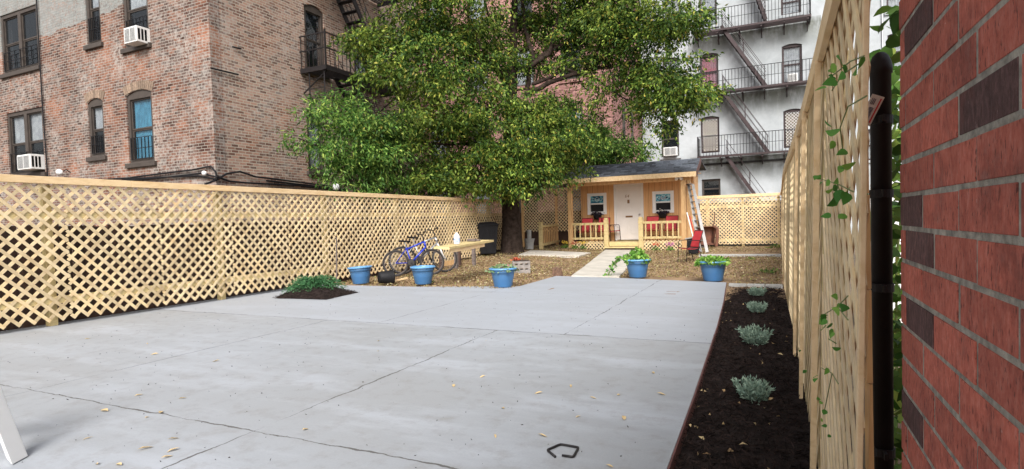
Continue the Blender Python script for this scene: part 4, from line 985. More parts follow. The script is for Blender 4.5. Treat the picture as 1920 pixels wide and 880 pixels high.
for pts_, r0, r1 in [(a_, b_*.62, c_*.7) for a_, b_, c_ in (([at(975,205,16.5),at(935,140,16.6),at(925,60,16.8),at(900,-30,17)],.14,.05), ([at(985,170,16.5),at(1000,110,16.5),at(985,50,16.6),at(975,-60,17)],.14,.07), ([at(985,130,16.4),at(1030,100,16.6),at(1045,40,16.8),at(1060,-50,17)],.15,.06),
  ([at(985,180,16.5),at(1040,150,16.7),at(1110,130,17),at(1180,118,16.8),at(1250,130,16.6)],.15,.04), ([at(1000,160,16.5),at(1060,130,16.8),at(1120,150,17),at(1180,190,17)],.1,.03), ([at(960,250,16.5),at(900,200,15.5),at(820,170,14.4),at(760,140,13.4)],.16,.04),
  ([at(965,300,16.5),at(900,270,15),at(820,270,14)],.13,.04), ([at(970,260,16.4),at(1030,250,15.9),at(1090,255,16.4)],.1,.03), ([at(950,150,16.5),at(880,90,15),at(820,40,14),at(790,0,13.5)],.13,.04), ([at(1010,110,16.6),at(1090,60,16.8),at(1180,40,16.5),at(1260,30,16.3)],.12,.03),
  ([at(925,100,16.6),at(890,60,15.6),at(870,10,14.6)],.07,.03), ([at(1110,130,17),at(1150,90,16.8),at(1210,60,16.5)],.06,.02), ([at(940,60,16.5),at(915,30,16),at(905,-10,15.6)],.06,.02))]:
    limb(mb, pts_, r0, r1)
for c in CL[::3]:   # twigs
    if min(c[1:4]) < .5: continue
    p_ = Vector(c[0]); q_ = p_+Vector((random.uniform(-.8,.8),random.uniform(-.8,.8),random.uniform(-.8,-.2))); limb(mb, [q_+(Vector((TX,TY,q_.z))-q_)*.10-Vector((0,0,.5)), q_, p_], .022, .008, 4)
mb.build('trunk', M['bark'], tree, smooth=True, recalc=False)
# low tree behind the fence
t2 = empty('small_tree', (-10.3, 12.5, -.16), 'low bright green tree drooping over the fence in front of the iron fire escape', 'tree')
low = [(585,205,26,14,-10.6),(612,222,24,16,-10.6),(645,205,42,28,-10.5),(680,245,55,38,-10.2),(735,235,48,36,-10.0),(556,258,32,12,-10.7),(598,270,45,20,-10.6),(645,285,50,26,-10.4),(700,300,60,36,-10.1),(760,300,55,38,-9.9),(620,322,45,14,-10.6),(665,338,60,16,-10.2),(740,340,70,20,-10.0),(800,345,50,16,-9.8)]
CL2 = []
for c in low:
    CL2.append(cl(c[0], c[1], c[2], c[3], X=c[4]))
    for k in range(4): an = random.uniform(0, 6.28); CL2.append(cl(c[0]+c[2]*.9*math.cos(an), c[1]+c[3]*.9*math.sin(an), c[2]*.4, c[3]*.4, X=c[4]+random.uniform(-.5,.5)))
Cc, Dd = clump_leaves(tiers(CL2), 330, .14, .05, .8, 9); n_ = len(Cc)
leafcloud('crown', Cc, rng.uniform(.09,.17,n_), rng.uniform(.03,.045,n_), Dd, M['leafb'], t2)
mb = MB(); b0 = (-10.3,12.5,-.16)
limb(mb, [b0, (-10.3,12.5,1.2), tuple(PX(700,300,-10.1)), tuple(PX(660,230,-10.4)), tuple(PX(600,205,-10.6))], .12, .02)
limb(mb, [(-10.3,12.5,1.2), tuple(PX(640,290,-10.4)), tuple(PX(560,260,-10.7))], .06, .015); limb(mb, [(-10.3,12.5,1.0), tuple(PX(760,290,-9.9))], .07, .02)
mb.build('trunk', M['bark'], t2, smooth=True, recalc=False)
# bush behind the shed roof
t3 = empty('young_tree', (-7.2, 20.0, -.16), 'bright green young tree between the trunk of the shade tree and the shed roof', 'small tree')
CL3 = []
for c in ((1035,205,40,18,18.0),(1085,215,45,18,18.0),(1000,235,35,18,18.0),(1060,245,55,22,18.0),(1120,262,45,14,18.2),(1150,272,42,16,22.9),(1190,280,30,12,22.9),(1110,275,45,16,22.9),(1150,278,40,16,22.9),(1180,290,25,14,22.9),(1080,270,35,20,22.9),(1130,295,55,14,22.9),(1060,300,30,20,22.9),(1120,250,30,12,22.9)):
    CL3.append(cl(*c[:4], Y=c[4]))
    for k in range(3): an = random.uniform(0, 6.28); CL3.append(cl(c[0]+c[2]*.9*math.cos(an), c[1]+c[3]*.9*math.sin(an), c[2]*.4, c[3]*.5, Y=c[4]))
CL3 = [(c[0], c[1], min(c[2], .45), c[3], c[4]) for c in CL3]
Cc, Dd = clump_leaves(CL3, 230, .14, .05, .7, 9); n_ = len(Cc); leafcloud('crown', Cc, rng.uniform(.12,.2,n_), rng.uniform(.04,.06,n_), Dd, M['leafb'], t3)
mb = MB(); limb(mb, [(-7.2,20.8,-.1), (-7.2,20.8,2.5), tuple(PY(1080,275,20)), tuple(PY(1050,230,18))], .08, .03); limb(mb, [(-7.2,20.8,2.4), tuple(PY(1110,285,22.5))], .05, .02); mb.build('trunk', M['bark'], t3, smooth=True, recalc=False)
# climbing yellow-green ivy on the salmon building's corner
t4 = empty('climbing_ivy', (-6.1, 28, 3), 'thin yellowing ivy climbing the corner between the salmon and the white building', 'ivy')
CL4 = [cl(1209+random.uniform(-4,4), y, 5, 16, Y=28.2, dens=1.6) for y in range(170, 310, 14)]
Cc, Dd = clump_leaves(CL4, 90, .14, .05, .7, 6); n_ = len(Cc); leafcloud('crown', Cc, rng.uniform(.1,.16,n_), rng.uniform(.05,.08,n_), Dd, M['leaf'], t4)

# ================================================================== POTS AND PLANTS
def pot_mesh(root, s=1.0):
    H_, R1, R0 = .355*s, .232*s, .165*s
    pr = [(0,0),(R0*.97,0),(R0,.012),(R0+(R1-R0)*.55,H_*.62),(R0+(R1-R0)*.74,H_*.74),(R0+(R1-R0)*.80,H_*.745),(R0+(R1-R0)*.97,H_*.90)]
    mb = MB(); mb.lathe(pr+[(R1*.93,H_*.9),(R1*.93,H_*.8),(R1*.82,H_*.4)], 36); mb.build('tub', M['potblue'], root, smooth=True)
    mb = MB(); mb.lathe([(R1*.965,H_*.895),(R1*1.075,H_*.905),(R1*1.10,H_*.94),(R1*1.08,H_*.985),(R1*1.02,H_),(R1*.95,H_*.985),(R1*.935,H_*.9)], 36); mb.build('rim', M['potrim'], root, smooth=True)
    mb = MB(); mb.lathe([(0,H_*.66),(R1*.5,H_*.67),(R1*.9,H_*.64)], 24); mb.build('soil', M['potsoil'], root)
def plant_in(root, mat, n, r, h, z0, ls, ws, up=.6, name='foliage'):
    C = np.clip(rng.normal(size=(n,3)),-1.7,1.7)*np.array([r*.5,r*.5,h*.3]); C[:,2] = z0+np.abs(C[:,2])*1.4*(1-.5*np.clip((C[:,0]**2+C[:,1]**2)/r**2,0,1))
    D = rng.normal(size=(n,3)); D[:,2] = D[:,2]*.4+up*.3; D[:,:2] += C[:,:2]*2
    return leafcloud(name, C, rng.uniform(*ls,n), rng.uniform(*ws,n), D, mat, root, .15)
pots = [(671,534,'empty dusty blue tub planter nearest the lattice fence, slightly tilted', None), (789,534.5,'empty blue tub planter in front of the bicycles', None), (941,540.5,'blue tub planter with mixed grey green plant beside the perforated block', 'mix'), (1197,521.5,'blue tub planter with trailing leafy plant beside the path', 'trail'), (1341,528.5,'blue tub planter with flat bright green plant at the slab corner', 'flat')]
for px, py, lab, kind in pots:
    q_ = G(px, py); q_.z = 0.002
    e = empty('blue_planter', q_+Vector((-.05,.16,0)), lab, 'planter', 'blue planters along the slab edge', local=True); pot_mesh(e, 1.0 if px > 1100 else .97)
    if px == 671: e.rotation_euler = (R(0), R(-3.5), 0)
    if kind == 'mix': plant_in(e, M['greyleaf'], 420, .24, .17, .27, (.04,.09), (.025,.05))
    if kind == 'trail':
        plant_in(e, M['potleaf'], 420, .22, .34, .27, (.06,.12), (.05,.09))
        st = MB(); LC = []; LD = []
        for j in range(4):
            a_ = math.pi+random.uniform(-.5,.5); pts_ = [(.2*math.cos(a_)+.5*k/9*math.cos(a_), .2*math.sin(a_)*.5-.05*k/9, .36+.06*math.sin(k*.5)-.0045*k*k*(1+.2*j)) for k in range(9)]
            st.tube(pts_, .004, 4)
            for p_ in pts_[1:]: LC += [p_]*3; LD += [tuple(rng.normal(size=3)) for _ in range(3)]
        st.build('trailing_stem', M['stem'], e); leafcloud('trailing_leaves', np.array(LC), .07, .05, np.array(LD), M['ivy'], e, .15)
    if kind == 'flat': plant_in(e, M['potleaf'], 700, .27, .16, .29, (.05,.10), (.05,.085), up=1.2)
# lavender row
lvp = [(1419,556,.15,'small blue-grey lavender tuft at the far end of the mulch bed'), (1421,588,.145,'second lavender tuft from the far end of the mulch bed, split in two'), (1418,648,.165,'tall loose lavender tuft in the middle of the mulch bed'), (1414,752,.145,'nearest rounded pale lavender tuft in the mulch bed')]
for px, py, r_, lab in lvp:
    q_ = G(px, py, -.02); e = empty('lavender_plant', q_, lab, 'plant', 'lavender plants in the mulch bed', local=True)
    nst = 70; C = []; D = []; Ls = []
    for j in range(nst):
        a_ = random.uniform(0, 6.28); rr = r_*.42*math.sqrt(random.random()); ti = rr/r_*1.5; d = Vector((math.cos(a_)*ti, math.sin(a_)*ti, 1)).normalized(); L_ = random.uniform(.6,1.0)*(.13 if r_ < .16 else .17)
        b0 = Vector((math.cos(a_)*rr, math.sin(a_)*rr, 0))
        for k in range(14):
            p_ = b0+d*L_*(.15+.85*k/13); C.append(tuple(p_)); dd = d*1.0+Vector(rng.normal(size=3))*.55; D.append(tuple(dd)); Ls.append(.03)
    leafcloud('foliage', np.array(C), np.array(Ls)*1.15, .011, np.array(D), M['lav'], e, .2)
# mulch pit and juniper
pit = [G(*p_) for p_ in ((514,560),(548,549),(610,543),(672,549),(612,562.5))]
mb = MB(); mb.v = [(p_.x,p_.y,.004) for p_ in pit]; c_ = sum(pit, Vector())/5; mb.v.append((c_.x,c_.y,.09)); mb.f = [(i,(i+1)%5,5) for i in range(5)]; mb.mi = [0]*5
# subdivide the mound
me_mb = MB()
rings = 7
for k in range(rings+1):
    for i in range(40):
        t_ = i/40*5; a_, b_2 = pit[int(t_) % 5], pit[(int(t_)+1) % 5]; p_ = a_.lerp(b_2, t_-int(t_)); s_ = k/rings; q_ = c_.lerp(p_, 1-s_)
        me_mb.v.append((q_.x+random.uniform(-.01,.01), q_.y+random.uniform(-.01,.01), .004+.13*math.sin(s_*math.pi/2)**1.3+(random.uniform(0,.02) if k else 0)))
for k in range(rings):
    for i in range(40): me_mb.f.append((k*40+i, k*40+(i+1)%40, (k+1)*40+(i+1)%40, (k+1)*40+i)); me_mb.mi.append(0)
o = me_mb.build('mulch_mound', M['mulch']); tag(o, kind='structure')
def fpit():
    t_ = random.random()*5; a_, b_2 = pit[int(t_) % 5], pit[(int(t_)+1) % 5]; p_ = a_.lerp(b_2, t_-int(t_)); s_ = 1-math.sqrt(random.random())*1.03; q_ = c_.lerp(p_, 1-s_)
    return (q_.x, q_.y, .01+.13*math.sin(max(0,s_)*math.pi/2)**1.3+random.uniform(0,.015))
tag(chips('mulch_crumbs', 2600, fpit, M['chip'], (.02,.06)), 'dark bark crumbs over the diamond planting hole by the left fence', 'mulch')
jq = c_+Vector((-.1,.1,.1)); e = empty('juniper_shrub', jq, 'low drooping dark green juniper on the mulch patch by the left fence', 'shrub', local=True)
C = []; D = []
for j in range(340):
    a_ = random.uniform(0, 6.28); L_ = random.uniform(.25,.52); h_ = random.uniform(.10,.22)
    for k in range(16):
        s_ = k/15; r_ = L_*s_; z_ = h_*math.sin(min(1,s_*1.5)*math.pi*.62)*1.2-.22*s_**2.2
        p_ = (r_*math.cos(a_+s_*.3)*1.05, r_*math.sin(a_+s_*.3), z_+random.uniform(-.01,.01)); C.append(p_); D.append((math.cos(a_)+random.gauss(0,.5), math.sin(a_)+random.gauss(0,.5), random.gauss(-.2,.4)))
leafcloud('foliage', np.array(C), .055, .013, np.array(D), M['juni'], e, .2)
# small flowers along the shed skirt
def flower(px, py, mat, lab, Y=18.75):
    q_ = PY(px, py, Y); q_.z = gz(q_.x, Y)-.01; e = empty('flower_plant', q_, lab, 'flower', 'little flowers along the shed skirt', local=True)
    plant_in(e, M['ivy'], 90, .12, .16, .02, (.03,.07), (.02,.04), name='foliage')
    C = rng.normal(size=(50,3))*np.array([.07,.07,.03])+np.array([0,0,.22]); leafcloud('blossom', C, .04, .04, rng.normal(size=(50,3)), mat, e)
for a_ in ((1060,476,M['flyel'],'yellow flower at the left corner post of the shed'), (1094,478,M['flyel'],'small yellow flower below the left porch railing'), (1078,477,M['flred'],'small dark red flower by the left shed post'), (1230,478,M['flred'],'orange flower in front of the right lattice skirt'), (1256,478,M['flpink'],'pink flower in front of the right lattice skirt')): flower(*a_)
# vines on the right fence
def vine(name, lab, stems, mat, lsz, leafpts):
    f_ = PX(*stems[0][0], .13); e = empty(name, f_, lab, 'vine', 'vine sprigs on the right fence'); mb = MB()
    for s_ in stems: mb.tube([tuple(PX(x, y, .135 if i % 2 else .125)) for i, (x, y) in enumerate(s_)], .0014, 5)
    mb.build('stem', M['stem'], e)
    C = []; D = []
    for (x, y, k) in leafpts:
        p_ = PX(x, y, .12)
        for j in range(k): C.append(tuple(p_+Vector((random.uniform(-.015,.01),random.uniform(-.035,.035),random.uniform(-.02,.02))))); D.append((random.uniform(-.7,-.1),random.uniform(-1,1),random.uniform(-1,.3)))
    n = len(C); heartleaves('leaves', C, rng.uniform(lsz*.35,lsz*.68,n), D, mat, e)
vine('vine_sprig', 'vine sprig with bright heart leaves near the top of the right fence', [[(1620,105),(1595,115),(1570,135),(1550,150)],[(1610,120),(1580,140),(1560,170)]], M['ivy'], .045, [(1597,128,3),(1580,140,3),(1556,148,2),(1605,125,2),(1562,132,1)])
vine('vine_sprig', 'vine leaves hanging half way up the right fence', [[(1625,180),(1590,200),(1575,240),(1580,280)]], M['ivy'], .045, [(1576,242,2),(1580,270,2),(1590,298,2),(1572,302,1)])
vine('vine_sprig', 'vine sprig reaching left over the lattice at eye level', [[(1600,360),(1570,345),(1535,335)],[(1570,345),(1580,375)]], M['ivy'], .045, [(1542,335,3),(1556,345,2),(1570,352,3),(1580,370,2),(1590,362,2),(1572,388,2)])
vine('vine_sprig', 'large vine sprig low on the nearest right fence panel', [[(1590,600),(1570,575),(1545,590)],[(1570,575),(1590,555)]], M['ivy'], .042, [(1548,590,3),(1565,570,3),(1585,560,2),(1560,628,4),(1572,640,2),(1546,595,2)])
vine('vine_sprig', 'small vine leaves near the foot of the right fence', [[(1572,720),(1560,700),(1540,690)],[(1560,700),(1545,775)]], M['ivy'], .034, [(1540,718,2),(1536,757,2),(1548,775,2),(1560,690,1),(1550,805,2),(1516,690,2),(1500,650,2)])
# plants behind the pipe post
e = empty('garden_plants', (.75, 3.4, -.16), 'tangle of green plants growing in the gap between the pipe post and the brick wall', 'plants')
C = []; D = []
for k in range(900):
    y = random.uniform(2.3,4.8); x = y*random.uniform(.135,.19)+.03; z = random.uniform(-.1,1.95) if random.random() < .8 else random.uniform(.0,.6); C.append((x,y,z)); D.append((random.gauss(0,1),random.gauss(0,.6),random.gauss(-.3,.6)))
heartleaves('leaves', C, rng.uniform(.04,.09,900), D, M['leafb'], e)
mb = MB()
for k in range(9): x = .42+.06*k; mb.tube([(x,3.2+.1*k,-.16), (x+random.uniform(-.05,.05),3.2+.1*k,.9), (x+random.uniform(-.1,.1),3.2+.1*k,random.uniform(1.2,2.0))], .006, 5)
mb.build('stem', M['stem'], e)
mb = MB(); mb.box(.9, 2.4, 7.0, 7.05, -.16, 1.45); o = mb.build('garden_screen', M['whitepaint'], bevel=.01); tag(o, 'white screen in the neighbouring garden seen in the slit beside the brick wall', 'screen')

# ================================================================== THINGS IN THE YARD
# chair (prototype faces -Y)
def chair(name, loc, lab, grp='red sling chairs'):
    e = empty(name, loc, lab, 'chair', grp, local=True)
    mb = MB()
    for s in (-1, 1):
        x = s*.26
        mb.tube([(x,-.27,0),(x,-.25,.42),(x,-.24,.60),(x,-.20,.655),(x,.0,.66),(x,.20,.64),(x,.24,.60)], .012, 7)
        mb.tube([(x,.27,0),(x,.22,.20),(x,.15,.38),(x*.9,.19,.55),(x*.9,.33,.95)], .012, 7)
        mb.tube([(x*.9,-.25,.43),(x*.9,.0,.40),(x*.9,.16,.385)], .011, 6)
    mb.tube([(-.25,-.25,.42),(.25,-.25,.42)], .011, 6); mb.tube([(-.235,.33,.95),(.235,.33,.95)], .011, 6); mb.tube([(-.25,.22,.2),(.25,.22,.2)], .009, 6)
    mb.build('frame', M['blackmetal'], e, smooth=True)
    def sheet_(pts, w, nm):
        m_ = MB(); n = len(pts)
        for (y, z) in pts: m_.v += [(-w,y,z),(w,y,z)]
        for (y, z) in pts: m_.v += [(-w,y+.006,z-.028),(w,y+.006,z-.028)]
        for i in range(n-1): m_.f += [(2*i,2*i+1,2*i+3,2*i+2),(2*n+2*i,2*n+2*i+2,2*n+2*i+3,2*n+2*i+1),(2*i,2*i+2,2*n+2*i+2,2*n+2*i),(2*i+1,2*n+2*i+1,2*n+2*i+3,2*i+3)]
        m_.f += [(0,2*n,2*n+1,1),(2*n-2,2*n-1,4*n-1,4*n-2)]; m_.mi = [0]*len(m_.f); m_.build(nm, M['redcloth'], e)
    sheet_([(-.27,.43),(-.15,.415),(0,.405),(.13,.41)], .235, 'seat'); sheet_([(.16,.47),(.20,.60),(.26,.78),(.335,.965)], .23, 'backrest')
    return e
qc = G(1294,493); ch0 = chair('patio_chair', (qc.x,qc.y,gz(qc.x,qc.y)), 'red patio chair standing alone on the soil right of the path'); ch0.rotation_euler = (0,0,R(-52)); ch0.scale = (.80,)*3
for px, lab, rz in ((1098,'red porch chair behind the left end of the left porch railing',0), (1130,'red porch chair under the left window beside the newel post',0), (1146,'red porch chair turned sideways just left of the white door',80), (1222,'red porch chair just right of the white door',0), (1258,'red porch chair behind the right end of the right railing',0)):
    dup(ch0, (PY(px,440,SY+.55+(0.25 if rz else 0)).x, SY+.55+(.3 if rz else 0), DK+.002), R(rz), lab, .88)
# hanging planters on the shed windows
for px, py, lab in ((1120,405,'dark hanging flower basket under the left shed window'), (1242,402,'dark hanging flower basket with white blossoms under the right shed window')):
    q_ = PY(px, py, WYS-.16); e = empty('hanging_planter', q_, lab, 'planter', 'flower baskets under the shed windows', local=True)
    mb = MB(); mb.lathe([(0,-.14),(.09,-.13),(.13,-.05),(.155,.05),(.16,.06),(.13,.05)], 16); mb.build('basket', M['black'], e, smooth=True)
    mb = MB()
    for s in (-.1,.1): mb.tube([(s,.1,.0),(s,.13,.12),(s,.15,.14)], .006, 5)
    mb.build('hook', M['black'], e)
    dk_ = leafmat('dark_flower'+str(px), [(0,(.015,.012,.02)),(1,(.05,.035,.06))], .1); plant_in(e, dk_, 200, .22, .16, .03, (.04,.08), (.03,.06), name='foliage')
    if px > 1200: C = rng.normal(size=(26,3))*np.array([.06,.04,.03])+np.array([0,-.08,.12]); leafcloud('blossom', C, .04, .04, rng.normal(size=(26,3)), M['flwhite'], e)
# bicycles (prototype along +X, front wheel at +X)
def bicycle(lab, rw, wb, paint, fmat2):
    e = empty('bicycle', (0,0,0), lab, 'bicycle', 'bicycles leaning at the left fence', local=True)
    def wheel(x, nm, par, turn=0):
        rm = Matrix.Rotation(R(90), 3, 'X'); rt_ = Matrix.Rotation(turn, 3, 'Z')
        ty = MB(); P_ = []
        n1_, n2_ = 32, 8
        for i in range(n1_):
            a_ = 2*math.pi*i/n1_
            for j in range(n2_):
                b_3 = 2*math.pi*j/n2_; rr = rw-.024+.024*math.cos(b_3); v_ = Vector((rr*math.cos(a_), .024*math.sin(b_3), rr*math.sin(a_))); v_ = rt_ @ v_; ty.v.append((x+v_.x, v_.y, rw+v_.z))
        for i in range(n1_):
            for j in range(n2_): ty.f.append((i*n2_+j, i*n2_+(j+1)%n2_, ((i+1)%n1_)*n2_+(j+1)%n2_, ((i+1)%n1_)*n2_+j)); ty.mi.append(0)
        wo = ty.build(nm, M['rubber'], par, smooth=True)
        rmb = MB(); rmb.tube([tuple(Vector((x,0,rw))+rt_ @ Vector(((rw-.052)*math.cos(k*math.pi/16), 0, (rw-.052)*math.sin(k*math.pi/16)))) for k in range(33)], .007, 6, cap=False); rmb.build('rim', M['greywood'], wo)
        s_ = MB()
        for k in range(20):
            a_ = k*math.pi/10; s_.tube([tuple(Vector((x,0,rw))+rt_ @ Vector((0,.02*(1 if k%2 else -1),0))), tuple(Vector((x,0,rw))+rt_ @ Vector(((rw-.055)*math.cos(a_),0,(rw-.055)*math.sin(a_))))], .0013, 3)
        h_ = Vector((0,.05,0)); h_ = rt_ @ h_; s_.tube([tuple(Vector((x,0,rw))-h_), tuple(Vector((x,0,rw))+h_)], .016, 8); s_.build('spokes', M['alu'], wo)
    fx = wb; tn = R(18); wheel(0, 'wheel', e); wheel(fx, 'wheel', e, tn)
    bb = Vector((wb*.42,0,rw*.98)); st_ = Vector((wb*.30,0,rw*2.15)); hd = Vector((wb*.80,0,rw*2.55)); hd0 = Vector((wb*.84,0,rw*2.15)); ra_ = Vector((0,0,rw))
    mb = MB(); mb.tube([bb,st_], .018, 8); mb.tube([st_+Vector((0,0,-.04)),hd], .020, 8); mb.tube([bb,hd0], .024, 8); mb.tube([hd0,hd], .024, 8)
    for s in (-1,1): mb.tube([bb+Vector((0,.02*s,0)),ra_+Vector((0,.05*s,0))], .010, 6); mb.tube([st_+Vector((0,.015*s,-.02)),ra_+Vector((0,.05*s,0))], .009, 6)
    mb.build('frame', paint, e, smooth=True)
    mb = MB(); d_ = hd-hd0; cr_ = hd0-d_*.25
    mb.tube([cr_+Vector((0,-.05,0)),cr_+Vector((0,.05,0))], .016, 8)
    for s in (-1,1): mb.tube([cr_+Vector((0,.05*s,0)),Vector((fx,.055*s,rw))], .015, 8)
    mb.build('fork', fmat2, e, smooth=True)
    mb = MB(); tp = hd+d_.normalized()*.15; mb.tube([hd,tp], .014, 8); c0, s0 = math.cos(tn), math.sin(tn)
    hb = [(-.02,-.30),(.0,-.14),(.03,-.03),(.03,.03),(.0,.14),(-.02,.30)]
    mb.tube([tuple(tp+Vector((a_*c0-b_4*s0, a_*s0+b_4*c0, .02+.05*abs(b_4)/.3))) for a_, b_4 in hb], .011, 7); ho = mb.build('handlebar', M['blackmetal'], e, smooth=True)
    for s in (-1,1):
        g_ = MB(); pa = tp+Vector((-.0*c0-s*.19*s0, s*.19*c0, .052)); pb = tp+Vector((-.02*c0-s*.31*s0, s*.31*c0, .07)); g_.tube([pa,pb], .017, 8); g_.build('grip', M['rubber'], ho)
    mb = MB(); sp = st_+(st_-bb).normalized()*.13; mb.tube([st_,sp], .012, 8); mb.build('seat_post', M['steel'], e)
    mb = MB()
    for i, (x_, w_5, z_) in enumerate(((-.13,.075,.02),(-.10,.085,.03),(-.03,.06,.02),(.05,.03,.015),(.13,.02,.012))):
        for j in range(8): a_ = j*math.pi/4; mb.v.append((sp.x+x_, w_5*math.cos(a_), sp.z+z_+.02*math.sin(a_)))
    for i in range(4):
        for j in range(8): mb.f.append((i*8+j,i*8+(j+1)%8,(i+1)*8+(j+1)%8,(i+1)*8+j))
    mb.f += [tuple(range(8)), tuple(range(32,40))]; mb.mi = [0]*len(mb.f); mb.build('saddle', M['black'], e, smooth=True)
    mb = MB(); mb.lathe([(0,-.012),(.075,-.01),(.085,0),(.075,.01),(0,.012)], 18, (bb.x,-.045,bb.z), axis=Matrix.Rotation(R(90),3,'X')); mb.tube([bb+Vector((0,-.06,0)),bb+Vector((.09,-.06,-.10)),bb+Vector((.09,-.13,-.10))], .009, 6); mb.tube([bb+Vector((0,.06,0)),bb+Vector((-.09,.06,.10)),bb+Vector((-.09,.13,.10))], .009, 6)
    mb.tube([(0,-.045,rw+.035),(bb.x,-.045,bb.z+.08)], .005, 4); mb.tube([(0,-.045,rw-.035),(bb.x,-.045,bb.z-.08)], .005, 4); mb.build('crankset', M['blackmetal'], e)
    return e
A = G(743,519); B = G(811,516); ang = math.atan2(B.y-A.y, B.x-A.x); wb = (B-A).length
b1 = bicycle('small violet blue bicycle leaning in front against the left lattice fence', .30, wb, M['bluepaint'], M['blackmetal']); b1.location = (A.x, A.y, 0); b1.rotation_euler = (R(-8), 0, ang)
b2 = bicycle('white and grey bicycle behind the blue one, its handlebar raised', .33, .98, M['steel'], M['whitepaint']); C_ = G(833,512); b2.location = (C_.x-.98*math.cos(ang+.06)-.05, C_.y-.98*math.sin(ang+.06)+.12, 0); b2.rotation_euler = (R(-6), 0, ang+.06)
# plank table
q0 = G(828,466,.70); q1 = G(914,452,.74); 
tb = empty('plank_table', ((q0.x+q1.x)/2,(q0.y+q1.y)/2,0), 'makeshift table of pale planks on weathered legs beside the bicycles', 'table')
u_ = (q1-q0); u_.z = 0; L_ = u_.length; u_.normalize(); v_ = Vector((-u_.y,u_.x,0))
for k in range(3):
    mb = MB(); s_ = .0 if k else .0; mb.beam(q0+v_*(-.08+.15*k)+u_*(.02+.12*k), q1+v_*(-.08+.15*k)+u_*(.08*k), .14, .045); mb.build('plank', M['treated'], tb)
mb = MB(); mb.beam(q0+v_*-.11+Vector((0,0,-.055))+u_*.15, q0+v_*-.11+u_*(L_*.78)+Vector((0,0,-.03)), .045, .07); mb.build('apron', M['pineboard'], tb)
for px, py in ((856,505),(889,500)):
    p_ = G(px, py, .0); mb = MB(); mb.beam((p_.x,p_.y,-.02), (p_.x,p_.y,.63), .08, .08); mb.build('leg', M['greywood'], tb)
    mb = MB(); p2_ = p_+v_*.42; mb.beam((p2_.x,p2_.y,-.02), (p2_.x,p2_.y,.63), .08, .08); mb.build('leg', M['oldwood'], tb)
p_ = G(856,505); p3 = G(889,500); mb = MB(); mb.beam(p_+Vector((0,0,.12))+v_*.45, p3+Vector((0,0,.14))+v_*.45, .03, .12); mb.build('stretcher', M['cedar'], tb)
# bottle and block on the table
bq = q0.lerp(q1, .34)+v_*.05; bq.z = q0.z+.042
e = empty('plastic_jug', bq, 'white plastic jug with blue printed label standing on the plank table', 'bottle', local=True)
mb = MB(); mb.lathe([(0,0),(.058,0),(.062,.01),(.062,.15),(.055,.175),(.03,.20),(.022,.205)], 18); mb.build('body', M['whitepaint'], e, smooth=True)
mb = MB(); mb.lathe([(.024,.20),(.026,.20),(.026,.23),(0,.232)], 14); mb.build('cap', M['trimwhite'], e)
mb = MB(); mb.lathe([(.0626,.03),(.0635,.03),(.0635,.12),(.0626,.12)], 18); mb.build('label', pbr('blue_label', (.12,.2,.42), .5, .5, 40, c2=(.6,.62,.66)), e)
kq = q0.lerp(q1, .72)+v_*.1; mb = MB(); mb.box(kq.x-.10,kq.x+.10,kq.y-.05,kq.y+.05,q1.z+.02,q1.z+.075); mb.box(kq.x+.13,kq.x+.2,kq.y-.05,kq.y+.03,q1.z+.025,q1.z+.06); o = mb.build('whetstone', M['greywood'], bevel=.008); tag(o, 'small grey block lying at the far end of the plank table', 'block')
# wheeled trash bin
bq = G(908,486,.03); bq.y += .2; bq.z = gz(bq.x,bq.y)-.01
e = empty('trash_bin', bq, 'large black wheeled trash bin in the shade behind the plank table', 'bin', local=True)
mb = MB(); n = len(mb.v)
mb.hexa([(-.24,-.27,.06),(.24,-.27,.06),(.24,.25,.06),(-.24,.25,.06),(-.31,-.36,.98),(.31,-.36,.98),(.31,.33,.98),(-.31,.33,.98)])
for k in range(4): x_ = -.18+.12*k; mb.hexa([(x_-.02,-.277,.08),(x_+.02,-.277,.08),(x_+.02,-.26,.08),(x_-.02,-.26,.08),(x_-.025,-.362,.86),(x_+.025,-.362,.86),(x_+.025,-.34,.86),(x_-.025,-.34,.86)])
mb.build('tub', M['black'], e, bevel=.02)
mb = MB(); mb.box(-.335,.335,-.39,.36,.981,1.03); mb.hexa([(-.33,-.38,1.03),(.33,-.38,1.03),(.33,.36,1.03),(-.33,.36,1.03),(-.25,-.25,1.10),(.25,-.25,1.10),(.25,.34,1.12),(-.25,.34,1.12)]); mb.build('lid', M['black'], e, bevel=.02)
for s in (-1,1): mb = MB(); mb.lathe([(0,-.03),(.10,-.03),(.12,-.02),(.12,.02),(.10,.03),(0,.03)], 18, (s*.28,.27,.12), axis=Matrix.Rotation(R(90),3,'Y')); mb.build('wheel', M['rubber'], e)
mb = MB(); mb.tube([(-.25,.36,.96),(-.25,.43,.97),(.25,.43,.97),(.25,.36,.96)], .016, 7); mb.build('handle', M['black'], e)
e.rotation_euler = (0,0,R(38)); e.scale = (.98,.98,.93)
# nursery pot lying on its side
q_ = G(712,533); e = empty('nursery_pot', (q_.x,q_.y+.1,.13), 'black plastic nursery pot lying on its side beside the leftmost tub', 'pot', local=True)
mb = MB(); ax_ = Matrix.Rotation(R(-90),3,'X') @ Matrix.Rotation(R(0),3,'Z'); ax_ = Matrix.Rotation(R(-35),3,'Z') @ ax_
mb.lathe([(0,0),(.105,0),(.115,.01),(.135,.26),(.143,.262),(.143,.285),(.13,.285),(.10,.02),(0,.02)], 24, (0,-.12,0), axis=ax_); mb.build('shell', M['black'], e, smooth=True)
